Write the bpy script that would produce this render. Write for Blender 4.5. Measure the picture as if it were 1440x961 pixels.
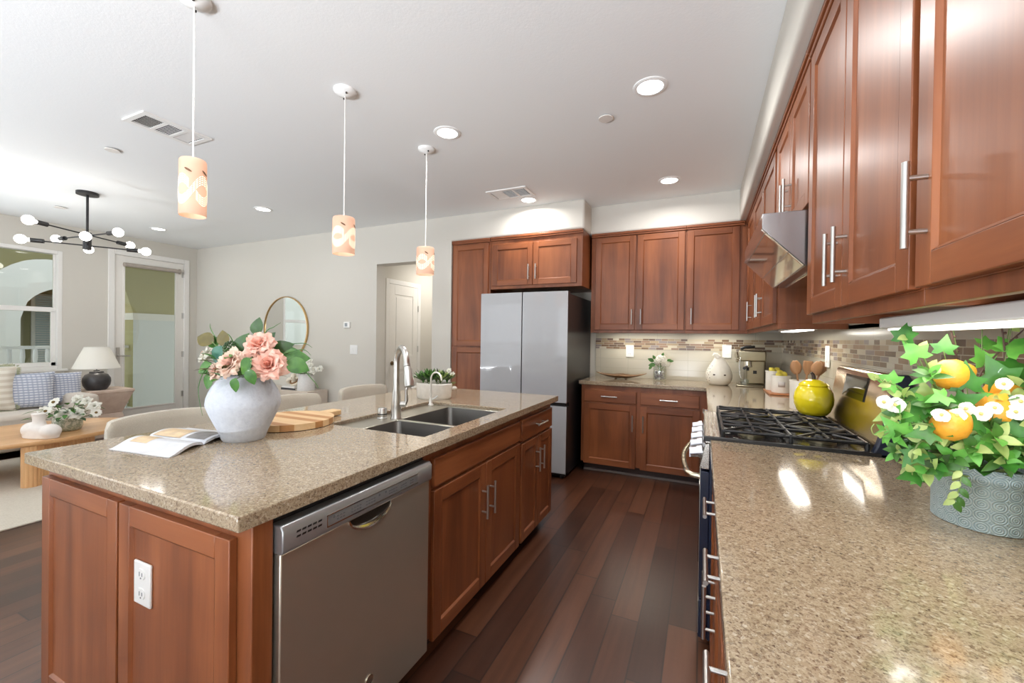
import bpy, bmesh, math, random
from math import sin, cos, pi, radians, sqrt, atan2
from mathutils import Vector, Matrix

for _o in list(bpy.data.objects):
    bpy.data.objects.remove(_o)
SC = bpy.context.scene
COL = SC.collection
random.seed(7)

# ------------------------------------------------------------------ camera
CAM_LOC = (0.0, 0.0, 1.3293)
YAW, PITCH, ROLL = 0.43034, -0.007747, 0.013693
def _cam_axes():
    f = Vector((-sin(YAW), cos(YAW), 0)); r = Vector((cos(YAW), sin(YAW), 0)); u = Vector((0, 0, 1))
    f2 = f * cos(PITCH) + u * sin(PITCH); u2 = u * cos(PITCH) - f * sin(PITCH)
    return r * cos(ROLL) + u2 * sin(ROLL), u2 * cos(ROLL) - r * sin(ROLL), f2
_r, _u, _f = _cam_axes()
cam_data = bpy.data.cameras.new('camera')
cam_data.sensor_width = 36.0
cam_data.lens = 583.98 / 1440 * 36.0
cam_data.clip_start = 0.02
cam_data.clip_end = 200
cam = bpy.data.objects.new('camera', cam_data)
COL.objects.link(cam)
cam.matrix_world = Matrix(((_r.x, _u.x, -_f.x, CAM_LOC[0]), (_r.y, _u.y, -_f.y, CAM_LOC[1]), (_r.z, _u.z, -_f.z, CAM_LOC[2]), (0, 0, 0, 1)))
SC.camera = cam

# ------------------------------------------------------------------ light levels and exposure
EXPOSURE = 0.62
SKY_STRENGTH = 1.2
SILL_FILL_POWER = 420.0        # added upward light at the sills of the unseen windows
SILL_TILT = 0.0
CAN_POWER = 7.0            # one recessed ceiling light
UNDER_POWER = 1.0           # one under-cabinet light
SC.view_settings.view_transform = 'Standard'
SC.view_settings.look = 'None'
SC.view_settings.gamma = 1.0
SC.view_settings.use_curve_mapping = False
SC.view_settings.exposure = EXPOSURE
world = bpy.data.worlds.new('sky')
SC.world = world
world.use_nodes = True
_bg = world.node_tree.nodes['Background']
_bg.inputs[0].default_value = (0.93, 0.97, 1.0, 1)
_bg.inputs[1].default_value = SKY_STRENGTH
SC.cycles.use_denoising = True
SC.cycles.max_bounces = 8
SC.cycles.diffuse_bounces = 5
SC.cycles.glossy_bounces = 4
SC.cycles.transmission_bounces = 6
SC.cycles.transparent_max_bounces = 8
SC.cycles.sample_clamp_indirect = 2.0
SC.cycles.use_adaptive_sampling = False
SC.cycles.caustics_reflective = False
SC.cycles.caustics_refractive = False

def area_light(name, loc, rot, sx, sy, power, color=(1, 1, 1), shape='RECTANGLE', parent=None, spread=180):
    d = bpy.data.lights.new(name, 'AREA')
    d.shape = shape; d.size = sx
    if shape in ('RECTANGLE', 'ELLIPSE'): d.size_y = sy
    d.energy = power; d.color = color; d.spread = radians(spread)
    o = bpy.data.objects.new(name, d); COL.objects.link(o)
    o.location = loc; o.rotation_euler = rot
    if parent is not None:
        o.parent = parent; o.matrix_parent_inverse = Matrix.Translation(-parent.location)
    return o

# added upward fill lights at the sills of unseen windows, brightening the ceiling
FRONT_Y = -3.2
SILL_FILL_COLOR = (0.88, 0.93, 1.0)
for _x, _w, _k in ((-2.3, 2.4, 0.66), (-5.8, 2.4, 0.15), (-0.15, 1.05, 0.74)):
    area_light('sill_fill_light', (_x, FRONT_Y - 0.075, 0.45), (radians(180 + SILL_TILT), 0, 0), _w, 0.14, SILL_FILL_POWER * _k, SILL_FILL_COLOR)
area_light('sill_fill_light', (-7.67 - 0.075, -1.5, 0.20), (0, radians(180 + SILL_TILT), 0), 0.14, 2.3, SILL_FILL_POWER * 0.35, (0.82, 0.91, 1.0))

# ------------------------------------------------------------------ material helpers
def srgb(r, g, b):
    def f(c):
        c /= 255.0
        return c / 12.92 if c <= 0.04045 else ((c + 0.055) / 1.055) ** 2.4
    return (f(r), f(g), f(b), 1.0)

class NT:
    def __init__(s, name):
        s.mat = bpy.data.materials.new(name); s.mat.use_nodes = True
        s.t = s.mat.node_tree; s.p = s.t.nodes['Principled BSDF']; s.out = s.t.nodes['Material Output']
    def n(s, typ, ins=None, **props):
        nd = s.t.nodes.new(typ)
        for k, v in props.items(): setattr(nd, k, v)
        for k, v in (ins or {}).items(): s.set(nd.inputs[k], v)
        return nd
    def set(s, sock, v):
        if isinstance(v, bpy.types.NodeSocket): s.t.links.new(v, sock)
        else: sock.default_value = v
    def P(s, **kw):
        names = dict(color='Base Color', rough='Roughness', metal='Metallic', coat='Coat Weight', coat_rough='Coat Roughness', normal='Normal',
                     alpha='Alpha', emit='Emission Color', emit_s='Emission Strength', trans='Transmission Weight', ior='IOR', spec='Specular IOR Level',
                     sheen='Sheen Weight', sss='Subsurface Weight', aniso='Anisotropic')
        for k, v in kw.items(): s.set(s.p.inputs[names[k]], v)
        return s
    def coord(s, which='Object'):
        return s.n('ShaderNodeTexCoord').outputs[which]
    def mapping(s, vec, scale=(1, 1, 1), loc=(0, 0, 0), rot=(0, 0, 0)):
        return s.n('ShaderNodeMapping', {'Vector': vec, 'Scale': scale, 'Location': loc, 'Rotation': rot}).outputs[0]
    def noise(s, vec, scale, detail=3, rough=0.5, dist=0.0):
        return s.n('ShaderNodeTexNoise', {'Vector': vec, 'Scale': scale, 'Detail': detail, 'Roughness': rough, 'Distortion': dist}).outputs[0]
    def ramp(s, fac, stops, interp='LINEAR'):
        r = s.n('ShaderNodeValToRGB', {'Fac': fac}); cr = r.color_ramp; cr.interpolation = interp
        while len(cr.elements) < len(stops): cr.elements.new(0.5)
        for e, (p, c) in zip(cr.elements, stops): e.position = p; e.color = c
        return r.outputs[0]
    def math(s, op, a, b=0.0, c=0.0):
        m = s.n('ShaderNodeMath', operation=op)
        s.set(m.inputs[0], a); s.set(m.inputs[1], b); s.set(m.inputs[2], c)
        return m.outputs[0]
    def mix(s, fac, a, b, blend='MIX'):
        m = s.n('ShaderNodeMix', data_type='RGBA', blend_type=blend)
        s.set(m.inputs[0], fac); s.set(m.inputs[6], a); s.set(m.inputs[7], b)
        return m.outputs[2]
    def bump(s, h, strength=0.2, dist=0.01):
        return s.n('ShaderNodeBump', {'Height': h, 'Strength': strength, 'Distance': dist}).outputs[0]

def plain(name, col, rough=0.5, metal=0.0, vary=0.0, scale=30, bump=0.0, coat=0.0, **kw):
    """a simple surface with faint procedural variation"""
    m = NT(name); v = m.coord()
    nz = m.noise(v, scale, 3)
    a = tuple(max(0, c * (1 - vary)) for c in col[:3]) + (1,); b = tuple(min(1, c * (1 + vary)) for c in col[:3]) + (1,)
    m.P(color=m.ramp(nz, [(0.3, a), (0.7, b)]), rough=rough, metal=metal, coat=coat, **kw)
    if bump: m.P(normal=m.bump(nz, bump, 0.005))
    return m.mat

def glow(name, col, strength):
    m = NT(name); m.P(color=(0.8, 0.8, 0.8, 1), rough=0.6, emit=col, emit_s=strength); m.mat.cycles.emission_sampling = 'NONE'; return m.mat

def wood(name, axis, dark, mid, light, rough=0.38, coat=0.14, scale=1.0):
    m = NT(name); v = m.coord()
    info = m.n('ShaderNodeObjectInfo').outputs['Random']
    off = m.n('ShaderNodeCombineXYZ', {0: m.math('MULTIPLY', info, 13.0), 1: m.math('MULTIPLY', info, 7.0), 2: m.math('MULTIPLY', info, 3.0)}).outputs[0]
    vv = m.n('ShaderNodeVectorMath', {0: v, 1: off}, operation='ADD').outputs[0]
    sc = [9 * scale] * 3; sc['xyz'.index(axis)] = 0.9 * scale
    big = m.noise(m.mapping(vv, tuple(sc)), 1.0, 4, 0.55, 0.6)
    sc2 = [110 * scale] * 3; sc2['xyz'.index(axis)] = 4.0 * scale
    fine = m.noise(m.mapping(vv, tuple(sc2)), 1.0, 2, 0.6)
    blotch = m.noise(vv, 2.2, 2)
    f = m.math('ADD', m.math('MULTIPLY', big, 0.58), m.math('ADD', m.math('MULTIPLY', fine, 0.10), m.math('MULTIPLY', blotch, 0.32)))
    f = m.math('ADD', f, m.math('MULTIPLY', m.math('SUBTRACT', info, 0.5), 0.05))
    m.P(color=m.ramp(f, [(0.33, dark), (0.5, mid), (0.68, light)]), rough=rough, coat=coat, coat_rough=0.29, spec=0.35)
    m.P(normal=m.bump(big, 0.03, 0.003))
    return m.mat

CH = (srgb(94, 49, 25), srgb(125, 70, 39), srgb(150, 90, 54))
WV = wood('cherry_wood_upright', 'z', *CH)
WX = wood('cherry_wood_across', 'x', *CH)
WY = wood('cherry_wood_along', 'y', *CH)
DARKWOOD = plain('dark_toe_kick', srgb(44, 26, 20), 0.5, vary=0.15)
PALEWOOD = wood('pale_oak', 'y', srgb(186, 138, 92), srgb(206, 160, 112), srgb(222, 180, 134), 0.4, 0.15)
PALEWOODZ = wood('pale_oak_upright', 'z', srgb(186, 138, 92), srgb(206, 160, 112), srgb(222, 180, 134), 0.4, 0.15)
BOARDWOOD = wood('maple_board', 'x', srgb(196, 158, 112), srgb(214, 180, 136), srgb(228, 200, 160), 0.5, 0.0)
BOARDDARK = wood('walnut_strip', 'x', srgb(158, 112, 68), srgb(180, 130, 82), srgb(200, 150, 100), 0.5, 0.0)
SPOONWOOD = wood('spoon_wood', 'z', srgb(112, 78, 52), srgb(140, 102, 70), srgb(160, 120, 84), 0.5, 0.0)

def wall_paint(name, col, bump=0.12):
    m = NT(name); v = m.coord()
    m.P(color=col, rough=0.75, normal=m.bump(m.noise(v, 90, 3, 0.6), bump, 0.004)); return m.mat
WALL = wall_paint('wall_paint', srgb(209, 205, 196))
CEIL = wall_paint('ceiling_paint', srgb(238, 240, 240), 0.15)
TRIM = plain('white_trim_paint', srgb(236, 234, 230), 0.4, vary=0.01)
DOORWHITE = plain('door_paint', srgb(234, 231, 225), 0.4, vary=0.01)
WHITE = plain('white_plastic', srgb(240, 240, 238), 0.35, vary=0.01)
VENTWHITE = plain('vent_enamel', srgb(236, 235, 232), 0.4, vary=0.01)
BLACK = plain('black_metal', srgb(24, 23, 24), 0.45, vary=0.1)
DARKGREY = plain('dark_duct', srgb(58, 58, 58), 0.7, vary=0.1)
IRON = plain('cast_iron', srgb(26, 26, 28), 0.38, vary=0.15, scale=200, bump=0.1)
NICKEL = plain('satin_nickel', srgb(196, 194, 190), 0.3, 1.0, vary=0.03)
CHROME = plain('polished_steel', srgb(225, 222, 214), 0.09, 1.0, vary=0.02)

def brushed(name, col, axis, rough=0.27):
    m = NT(name); v = m.coord()
    sc = [260] * 3; sc['xyz'.index(axis)] = 2.0
    nz = m.noise(m.mapping(v, tuple(sc)), 1.0, 2)
    a = tuple(c * 0.92 for c in col[:3]) + (1,)
    m.P(color=m.mix(nz, a, col), rough=m.math('MULTIPLY_ADD', nz, 0.08, rough - 0.04), metal=1.0, normal=m.bump(nz, 0.02, 0.001))
    return m.mat
STEEL = brushed('brushed_steel', srgb(190, 186, 178), 'y')
STEELZ = plain('smooth_steel_panel', srgb(214, 208, 194), .3, .86, vary=.015, scale=4)
SINKSTEEL = brushed('sink_steel', srgb(132, 129, 126), 'x', 0.38)

def floor_mat():
    m = NT('dark_plank_floor'); v = m.coord()
    s = m.n('ShaderNodeSeparateXYZ', {0: v})
    W_, L_ = 0.127, 1.15
    xr = m.math('DIVIDE', s.outputs[0], W_); row = m.math('FLOOR', xr)
    wn = m.n('ShaderNodeTexWhiteNoise', {'W': row}, noise_dimensions='1D').outputs['Value']
    yr = m.math('ADD', m.math('DIVIDE', s.outputs[1], L_), m.math('MULTIPLY', wn, 7.3)); bid = m.math('FLOOR', yr)
    key = m.n('ShaderNodeCombineXYZ', {0: row, 1: bid, 2: 0.0}).outputs[0]
    rnd = m.n('ShaderNodeTexWhiteNoise', {'Vector': key}, noise_dimensions='3D').outputs['Value']
    fx = m.math('FRACT', xr); fy = m.math('FRACT', yr)
    ex = m.math('MULTIPLY', m.math('MINIMUM', fx, m.math('SUBTRACT', 1.0, fx)), W_)
    ey = m.math('MULTIPLY', m.math('MINIMUM', fy, m.math('SUBTRACT', 1.0, fy)), L_)
    e = m.math('MINIMUM', ex, ey)
    gap = m.math('SMOOTH_MIN', m.math('DIVIDE', e, 0.005), 1.0, 0.1)
    gv = m.n('ShaderNodeVectorMath', {0: m.mapping(v, (26, 1.6, 1)), 1: m.n('ShaderNodeCombineXYZ', {0: m.math('MULTIPLY', rnd, 40.0), 1: m.math('MULTIPLY', rnd, 17.0), 2: 0.0}).outputs[0]}, operation='ADD').outputs[0]
    grain = m.noise(gv, 1.0, 4, 0.55, 0.0)
    f = m.math('ADD', m.math('MULTIPLY_ADD', rnd, 0.46, .06), m.math('MULTIPLY', grain, 0.48))
    col = m.ramp(f, [(0.2, srgb(42, 23, 15)), (0.5, srgb(68, 39, 26)), (0.8, srgb(100, 62, 42))])
    col = m.mix(m.math('SUBTRACT', 1.0, gap), col, srgb(22, 13, 11))
    scrape = m.noise(m.mapping(v, (6, 26, 1)), 1.0, 2)
    h = m.math('ADD', m.math('MULTIPLY', scrape, 0.8), m.math('ADD', m.math('MULTIPLY', gap, 0.3), m.math('MULTIPLY', grain, 0.05)))
    m.P(color=col, rough=m.math('MULTIPLY_ADD', grain, 0.05, 0.285), coat=0.25, coat_rough=0.285, normal=m.bump(h, 0.10, 0.003))
    return m.mat
FLOOR = floor_mat()

def granite_mat():
    m = NT('speckled_quartz'); v = m.coord()
    c1 = m.n('ShaderNodeTexVoronoi', {'Vector': v, 'Scale': 190.0}); c2 = m.n('ShaderNodeTexVoronoi', {'Vector': v, 'Scale': 420.0})
    r1 = m.n('ShaderNodeSeparateColor', {0: c1.outputs['Color']}).outputs[0]
    r2 = m.n('ShaderNodeSeparateColor', {0: c2.outputs['Color']}).outputs[1]
    big = m.noise(v, 14, 2)
    base = m.ramp(r1, [(0.0, srgb(74, 52, 40)), (0.09, srgb(114, 90, 70)), (0.22, srgb(152, 134, 110)), (0.7, srgb(172, 155, 131)), (0.94, srgb(198, 187, 169))], 'CONSTANT')
    fine = m.ramp(r2, [(0.0, srgb(92, 72, 56)), (0.16, srgb(156, 139, 114)), (0.8, srgb(178, 165, 143))], 'CONSTANT')
    col = m.mix(0.5, base, fine)
    col = m.mix(m.math('MULTIPLY', big, 0.25), col, srgb(150, 131, 110))
    m.P(color=col, rough=0.10, coat=0.3, coat_rough=0.04, spec=0.55)
    return m.mat
QUARTZ = granite_mat()

def tile_mat():
    m = NT('cream_wall_tile'); v = m.coord()
    s = m.n('ShaderNodeSeparateXYZ', {0: v})
    uv = m.n('ShaderNodeCombineXYZ', {0: m.math('ADD', s.outputs[0], s.outputs[1]), 1: s.outputs[2], 2: 0.0}).outputs[0]
    b = m.n('ShaderNodeTexBrick', {'Vector': m.mapping(uv, (1, 1, 1), (0, -0.914 + 0.1025, 0)), 'Color1': srgb(188, 182, 165), 'Color2': srgb(183, 176, 159), 'Mortar': srgb(162, 156, 142), 'Scale': 1.0,
                                   'Mortar Size': 0.0015, 'Brick Width': 0.305, 'Row Height': 0.1025, 'Mortar Smooth': 0.2}, offset=0.0)
    m.P(color=b.outputs[0], rough=0.16, normal=m.bump(m.math('SUBTRACT', 1.0, b.outputs[1]), 0.2, 0.002))
    return m.mat
TILE = tile_mat()

def mosaic_mat():
    m = NT('glass_stone_mosaic'); v = m.coord()
    s = m.n('ShaderNodeSeparateXYZ', {0: v})
    u = m.math('ADD', s.outputs[0], s.outputs[1])
    zr = m.math('DIVIDE', s.outputs[2], 0.0236); row = m.math('FLOOR', zr)
    wn = m.n('ShaderNodeTexWhiteNoise', {'W': row}, noise_dimensions='1D').outputs['Value']
    ur = m.math('ADD', m.math('DIVIDE', u, m.math('MULTIPLY_ADD', wn, 0.07, 0.06)), m.math('MULTIPLY', wn, 31.0)); bid = m.math('FLOOR', ur)
    key = m.n('ShaderNodeCombineXYZ', {0: row, 1: bid, 2: 3.0}).outputs[0]
    rnd = m.n('ShaderNodeTexWhiteNoise', {'Vector': key}, noise_dimensions='3D').outputs['Value']
    col = m.ramp(rnd, [(0.0, srgb(92, 70, 56)), (0.14, srgb(134, 106, 84)), (0.3, srgb(186, 174, 150)), (0.42, srgb(150, 130, 102)), (0.56, srgb(126, 114, 112)), (0.66, srgb(190, 182, 164)), (0.76, srgb(108, 84, 62)), (0.88, srgb(160, 144, 120))], 'CONSTANT')
    fz = m.math('FRACT', zr); fu = m.math('FRACT', ur)
    e = m.math('MINIMUM', m.math('MULTIPLY', m.math('MINIMUM', fz, m.math('SUBTRACT', 1.0, fz)), 0.0236), m.math('MULTIPLY', m.math('MINIMUM', fu, m.math('SUBTRACT', 1.0, fu)), 0.09))
    gap = m.math('LESS_THAN', e, 0.0014)
    m.P(color=m.mix(gap, col, srgb(184, 176, 158)), rough=0.2)
    return m.mat
MOSAIC = mosaic_mat()

def glass_mat(name, refl=0.10, tint=(0.96, 0.98, 0.97, 1)):
    m = NT(name)
    tr = m.n('ShaderNodeBsdfTransparent', {0: tint}); gl = m.n('ShaderNodeBsdfGlossy', {0: (1, 1, 1, 1), 'Roughness': 0.02})
    lw = m.n('ShaderNodeLayerWeight', {'Blend': 0.12}).outputs['Fresnel']
    mx = m.n('ShaderNodeMixShader', {0: m.math('ADD', m.math('MULTIPLY', lw, 0.5), refl * 0.4)})
    m.t.links.new(tr.outputs[0], mx.inputs[1]); m.t.links.new(gl.outputs[0], mx.inputs[2]); m.t.links.new(mx.outputs[0], m.out.inputs[0])
    return m.mat
GLASS = glass_mat('window_glass')
MIRROR = plain('mirror_silver', srgb(238, 240, 238), 0.02, 1.0)

def fabric(name, c1, c2, scale=500, rough=0.9):
    m = NT(name); v = m.coord()
    f = m.noise(v, scale, 2)
    m.P(color=m.ramp(f, [(0.25, c1), (0.7, c2)]), rough=rough, sheen=0.2, normal=m.bump(f, 0.2, 0.002)); return m.mat
STOOLFAB = fabric('oatmeal_boucle', srgb(162, 153, 138), srgb(188, 180, 165))
SOFAFAB = fabric('cream_linen', srgb(186, 175, 162), srgb(208, 198, 186))

# ------------------------------------------------------------------ mesh builder
class MB:
    def __init__(s):
        s.v = []; s.f = []; s.m = []; s.sm = []; s.xf = None
    def add(s, verts, faces, m=0, smooth=False):
        o = len(s.v)
        for p in verts:
            p = Vector(p)
            s.v.append(tuple(s.xf @ p) if s.xf is not None else tuple(p))
        for fc in faces:
            s.f.append([i + o for i in fc]); s.m.append(m); s.sm.append(smooth)
        return s
    def box(s, x0, x1, y0, y1, z0, z1, m=0):
        if x0 > x1: x0, x1 = x1, x0
        if y0 > y1: y0, y1 = y1, y0
        if z0 > z1: z0, z1 = z1, z0
        return s.add([(x0, y0, z0), (x1, y0, z0), (x1, y1, z0), (x0, y1, z0), (x0, y0, z1), (x1, y0, z1), (x1, y1, z1), (x0, y1, z1)],
                     [(0, 3, 2, 1), (4, 5, 6, 7), (0, 1, 5, 4), (1, 2, 6, 5), (2, 3, 7, 6), (3, 0, 4, 7)], m)
    def prism(s, poly, axis, a, b, m=0, smooth=False):
        """polygon in the plane across axis (coordinates in x,y,z order without that axis), swept from a to b"""
        n = len(poly)
        def pt(p, t):
            return {'x': (t, p[0], p[1]), 'y': (p[0], t, p[1]), 'z': (p[0], p[1], t)}[axis]
        vs = [pt(p, a) for p in poly] + [pt(p, b) for p in poly]
        s.add(vs, [tuple(range(n))[::-1], tuple(range(n, 2 * n))], m, False)
        o = len(s.v) - 2 * n
        for i in range(n):
            j = (i + 1) % n
            s.f.append([o + i, o + j, o + n + j, o + n + i]); s.m.append(m); s.sm.append(smooth)
        return s
    def lathe(s, prof, c=(0, 0, 0), seg=32, m=0, sx=1.0, sy=1.0, smooth=True, cap=True):
        vs = []; fs = []
        for (r, z) in prof:
            for k in range(seg):
                a = 2 * pi * k / seg
                vs.append((c[0] + r * cos(a) * sx, c[1] + r * sin(a) * sy, c[2] + z))
        for i in range(len(prof) - 1):
            for k in range(seg):
                j = (k + 1) % seg
                fs.append((i * seg + k, i * seg + j, (i + 1) * seg + j, (i + 1) * seg + k))
        if cap:
            if prof[0][0] > 1e-6: fs.append(tuple(range(seg))[::-1])
            if prof[-1][0] > 1e-6: fs.append(tuple(range((len(prof) - 1) * seg, len(prof) * seg)))
        return s.add(vs, fs, m, smooth)
    def tube(s, pts, r, seg=10, m=0, cap=True):
        pts = [Vector(p) for p in pts]; n = len(pts)
        rs = r if isinstance(r, (list, tuple)) else [r] * n
        t0 = (pts[1] - pts[0]).normalized()
        up = Vector((0, 0, 1)) if abs(t0.z) < 0.9 else Vector((1, 0, 0))
        u = t0.cross(up).normalized(); vs = []; fs = []
        for i, p in enumerate(pts):
            t = ((pts[min(i + 1, n - 1)] - pts[max(i - 1, 0)])).normalized()
            u = (u - t * u.dot(t)).normalized(); w = t.cross(u)
            for k in range(seg):
                a = 2 * pi * k / seg
                vs.append(p + (u * cos(a) + w * sin(a)) * rs[i])
        for i in range(n - 1):
            for k in range(seg):
                j = (k + 1) % seg
                fs.append((i * seg + k, i * seg + j, (i + 1) * seg + j, (i + 1) * seg + k))
        if cap:
            fs.append(tuple(range(seg))[::-1]); fs.append(tuple(range((n - 1) * seg, n * seg)))
        return s.add(vs, fs, m, True)
    def cyl(s, a, b, r, seg=16, m=0):
        return s.tube([a, b], r, seg, m)
    def ball(s, c, r, seg=16, rings=10, m=0, sc=(1, 1, 1)):
        vs = [(c[0], c[1], c[2] - r * sc[2])]; fs = []
        for i in range(1, rings):
            t = -pi / 2 + pi * i / rings
            for k in range(seg):
                a = 2 * pi * k / seg
                vs.append((c[0] + r * cos(t) * cos(a) * sc[0], c[1] + r * cos(t) * sin(a) * sc[1], c[2] + r * sin(t) * sc[2]))
        vs.append((c[0], c[1], c[2] + r * sc[2])); top = len(vs) - 1
        for k in range(seg):
            j = (k + 1) % seg
            fs.append((0, 1 + j, 1 + k))
            for i in range(rings - 2):
                fs.append((1 + i * seg + k, 1 + i * seg + j, 1 + (i + 1) * seg + j, 1 + (i + 1) * seg + k))
            fs.append((1 + (rings - 2) * seg + k, 1 + (rings - 2) * seg + j, top))
        return s.add(vs, fs, m, True)
    def grid(s, fn, nu, nv, m=0, smooth=True):
        vs = [fn(i / nu, j / nv) for i in range(nu + 1) for j in range(nv + 1)]
        fs = [(i * (nv + 1) + j, (i + 1) * (nv + 1) + j, (i + 1) * (nv + 1) + j + 1, i * (nv + 1) + j + 1) for i in range(nu) for j in range(nv)]
        return s.add(vs, fs, m, smooth)
    def build(s, name, mats, parent=None, bevel=0.0, seg=2, solid=0.0, sub=0, label=None, stuff=False):
        me = bpy.data.meshes.new(name)
        me.from_pydata(s.v, [], s.f)
        if not isinstance(mats, (list, tuple)): mats = [mats]
        for mt in mats: me.materials.append(mt)
        me.polygons.foreach_set('material_index', s.m)
        me.polygons.foreach_set('use_smooth', s.sm)
        me.update()
        bm = bmesh.new(); bm.from_mesh(me); bmesh.ops.recalc_face_normals(bm, faces=bm.faces); bm.to_mesh(me); bm.free()
        try: me.set_sharp_from_angle(angle=radians(42))
        except Exception: pass
        o = bpy.data.objects.new(name, me); COL.objects.link(o)
        if parent is not None: adopt(o, parent)
        if solid:
            md = o.modifiers.new('thick', 'SOLIDIFY'); md.thickness = solid; md.offset = 0
        if bevel:
            md = o.modifiers.new('edge', 'BEVEL'); md.width = bevel; md.segments = seg; md.limit_method = 'ANGLE'; md.angle_limit = radians(40)
        if sub:
            md = o.modifiers.new('smooth', 'SUBSURF'); md.levels = sub; md.render_levels = sub
        if label: o['label'] = label
        if stuff: o['kind'] = 'stuff'
        return o

def world_loc(o):
    l = Vector(o.location)
    return l
def adopt(o, parent):
    """parent without moving: every mesh is modelled in world coordinates under an unrotated Empty"""
    o.parent = parent
    off = Vector((0, 0, 0)); p = parent
    if p.type == 'EMPTY': off = Vector(p.location)
    else: off = Vector((0, 0, 0)) if p.parent is None else Vector((0, 0, 0))
    o.matrix_parent_inverse = Matrix.Translation(-off)
def tag(o, label, cat, group=None):
    o['label'] = label; o['category'] = cat
    if group: o['group'] = group
    return o
def thing(name, label, cat, loc=(0, 0, 0), group=None):
    o = bpy.data.objects.new(name, None); COL.objects.link(o)
    o.location = loc; o.empty_display_size = 0.05
    return tag(o, label, cat, group)
def structure(o):
    o['kind'] = 'structure'; return o
def dup(root, delta, label=None, rotz=0.0):
    """copy a thing with its parts and sub-parts (mesh data shared)"""
    def cp(o, par):
        c = o.copy(); COL.objects.link(c); c.parent = par; c.matrix_parent_inverse = o.matrix_parent_inverse.copy()
        for ch in [x for x in bpy.data.objects if x.parent == o]: cp(ch, c)
        return c
    r = cp(root, None)
    r.location = Vector(root.location) + Vector(delta)
    r.rotation_euler = (0, 0, rotz)
    if label: r['label'] = label
    return r

# ------------------------------------------------------------------ room dimensions
ZC = 2.74          # ceiling
XL = -7.67         # wall with the patio window and door
XR = 0.70          # wall behind the range
YB = 4.72          # kitchen back wall
YM = 4.10          # wall with the mirror and doorway
FY0 = FRONT_Y      # wall behind the camera
HX0, HX1 = -3.795, -2.935   # hallway opening
T = 0.15

def rect_wall(mb, axis, pos0, pos1, u0, u1, z0, z1, holes):
    """slab with rectangular holes; axis = thickness axis, u the other horizontal axis"""
    us = sorted({u0, u1, *[h[0] for h in holes], *[h[1] for h in holes]})
    zs = sorted({z0, z1, *[h[2] for h in holes], *[h[3] for h in holes]})
    for i in range(len(us) - 1):
        # merge vertically where no hole
        run = None
        for j in range(len(zs) - 1):
            cu, cz = (us[i] + us[i + 1]) / 2, (zs[j] + zs[j + 1]) / 2
            inside = any(h[0] < cu < h[1] and h[2] < cz < h[3] for h in holes)
            if not inside: run = (run[0] if run else zs[j], zs[j + 1])
            if (inside or j == len(zs) - 2) and run:
                if axis == 'x': mb.box(pos0, pos1, us[i], us[i + 1], run[0], run[1])
                else: mb.box(us[i], us[i + 1], pos0, pos1, run[0], run[1])
                run = None

# floor and ceiling
structure(MB().box(XL - 0.2, XR + 0.2, FY0 - 0.2, 7.0, -0.12, 0.0).build('floor', FLOOR))
structure(MB().box(XL - 0.2, XR + 0.2, FY0 - 0.2, YB + 0.2, ZC, ZC + 0.15).build('ceiling', CEIL))

# walls
WIN = (0.95, 2.50, 0.845, 2.39)      # y0 y1 z0 z1 of the patio window opening
SLD = (-2.75, -.25, 0.10, 2.35)   # big window of the same wall, out of the picture
PDR = (3.02, 3.92, 0.0, 2.47)      # patio door opening
w = MB(); rect_wall(w, 'x', XL - T, XL, FY0, YM + T, 0, ZC, [WIN, PDR, SLD]); structure(w.build('wall_left', WALL))
w = MB(); rect_wall(w, 'y', YM, YM + 0.165, XL, -2.672, 0, ZC, [(HX0, HX1, 0, 2.25)])
structure(w.build('wall_back', WALL))
w = MB(); w.box(-2.672, XR + T, YB, YB + T, 0, ZC); w.box(-2.80, -2.672, YM + 0.165, YB + T, 0, ZC)
structure(w.build('wall_kitchen', WALL))
w = MB(); w.box(XR, XR + T, FY0, YB + T, 0, ZC); structure(w.build('wall_right', WALL))
FW1 = (-7.1, -4.5, 0.35, 2.35); FW2 = (-3.6, -1.0, 0.35, 2.35); FW_ADDED = (-.75, .45, .35, 2.35)  # last one: unseen window added to bring more light into the kitchen
w = MB(); rect_wall(w, 'y', FY0 - T, FY0, XL - T, XR + T, 0, ZC, [FW1, FW2, FW_ADDED]); structure(w.build('wall_front', WALL))
# hallway behind the doorway
w = MB(); w.box(-4.07, -3.92, YM + 0.165, 6.6, 0, 2.6); w.box(-3.92, -2.80, 6.4, 6.55, 0, 2.6); w.box(-2.80, -2.65, YB + T, 6.55, 0, 2.6)
structure(w.build('wall_hall', WALL))
structure(MB().box(-4.07, -2.65, YM + 0.165, 6.6, 2.5, 2.62).build('ceiling_hall', CEIL))

area_light('hall_fill_light', (-3.35, 5.3, 2.49), (0, 0, 0), .3, .3, 9, (1.0, .95, .88))  # added lamp with no fixture, brightens the hallway
# soffits over the cabinets (rounded drywall edge)
s = MB(); s.box(-2.76, -1.10, YM - .0006, YB, 2.447, ZC + 0.01); structure(s.build('trim_1', WALL, bevel=0.022, seg=4))
s = MB(); s.box(-1.12, 0.45, 4.384, YB, 2.447, ZC + 0.01); structure(s.build('trim_2', WALL, bevel=0.022, seg=4))
s = MB(); s.box(0.293, XR, FY0, YB, 2.447, ZC + 0.01); structure(s.build('trim_3', WALL, bevel=0.022, seg=4))

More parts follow.
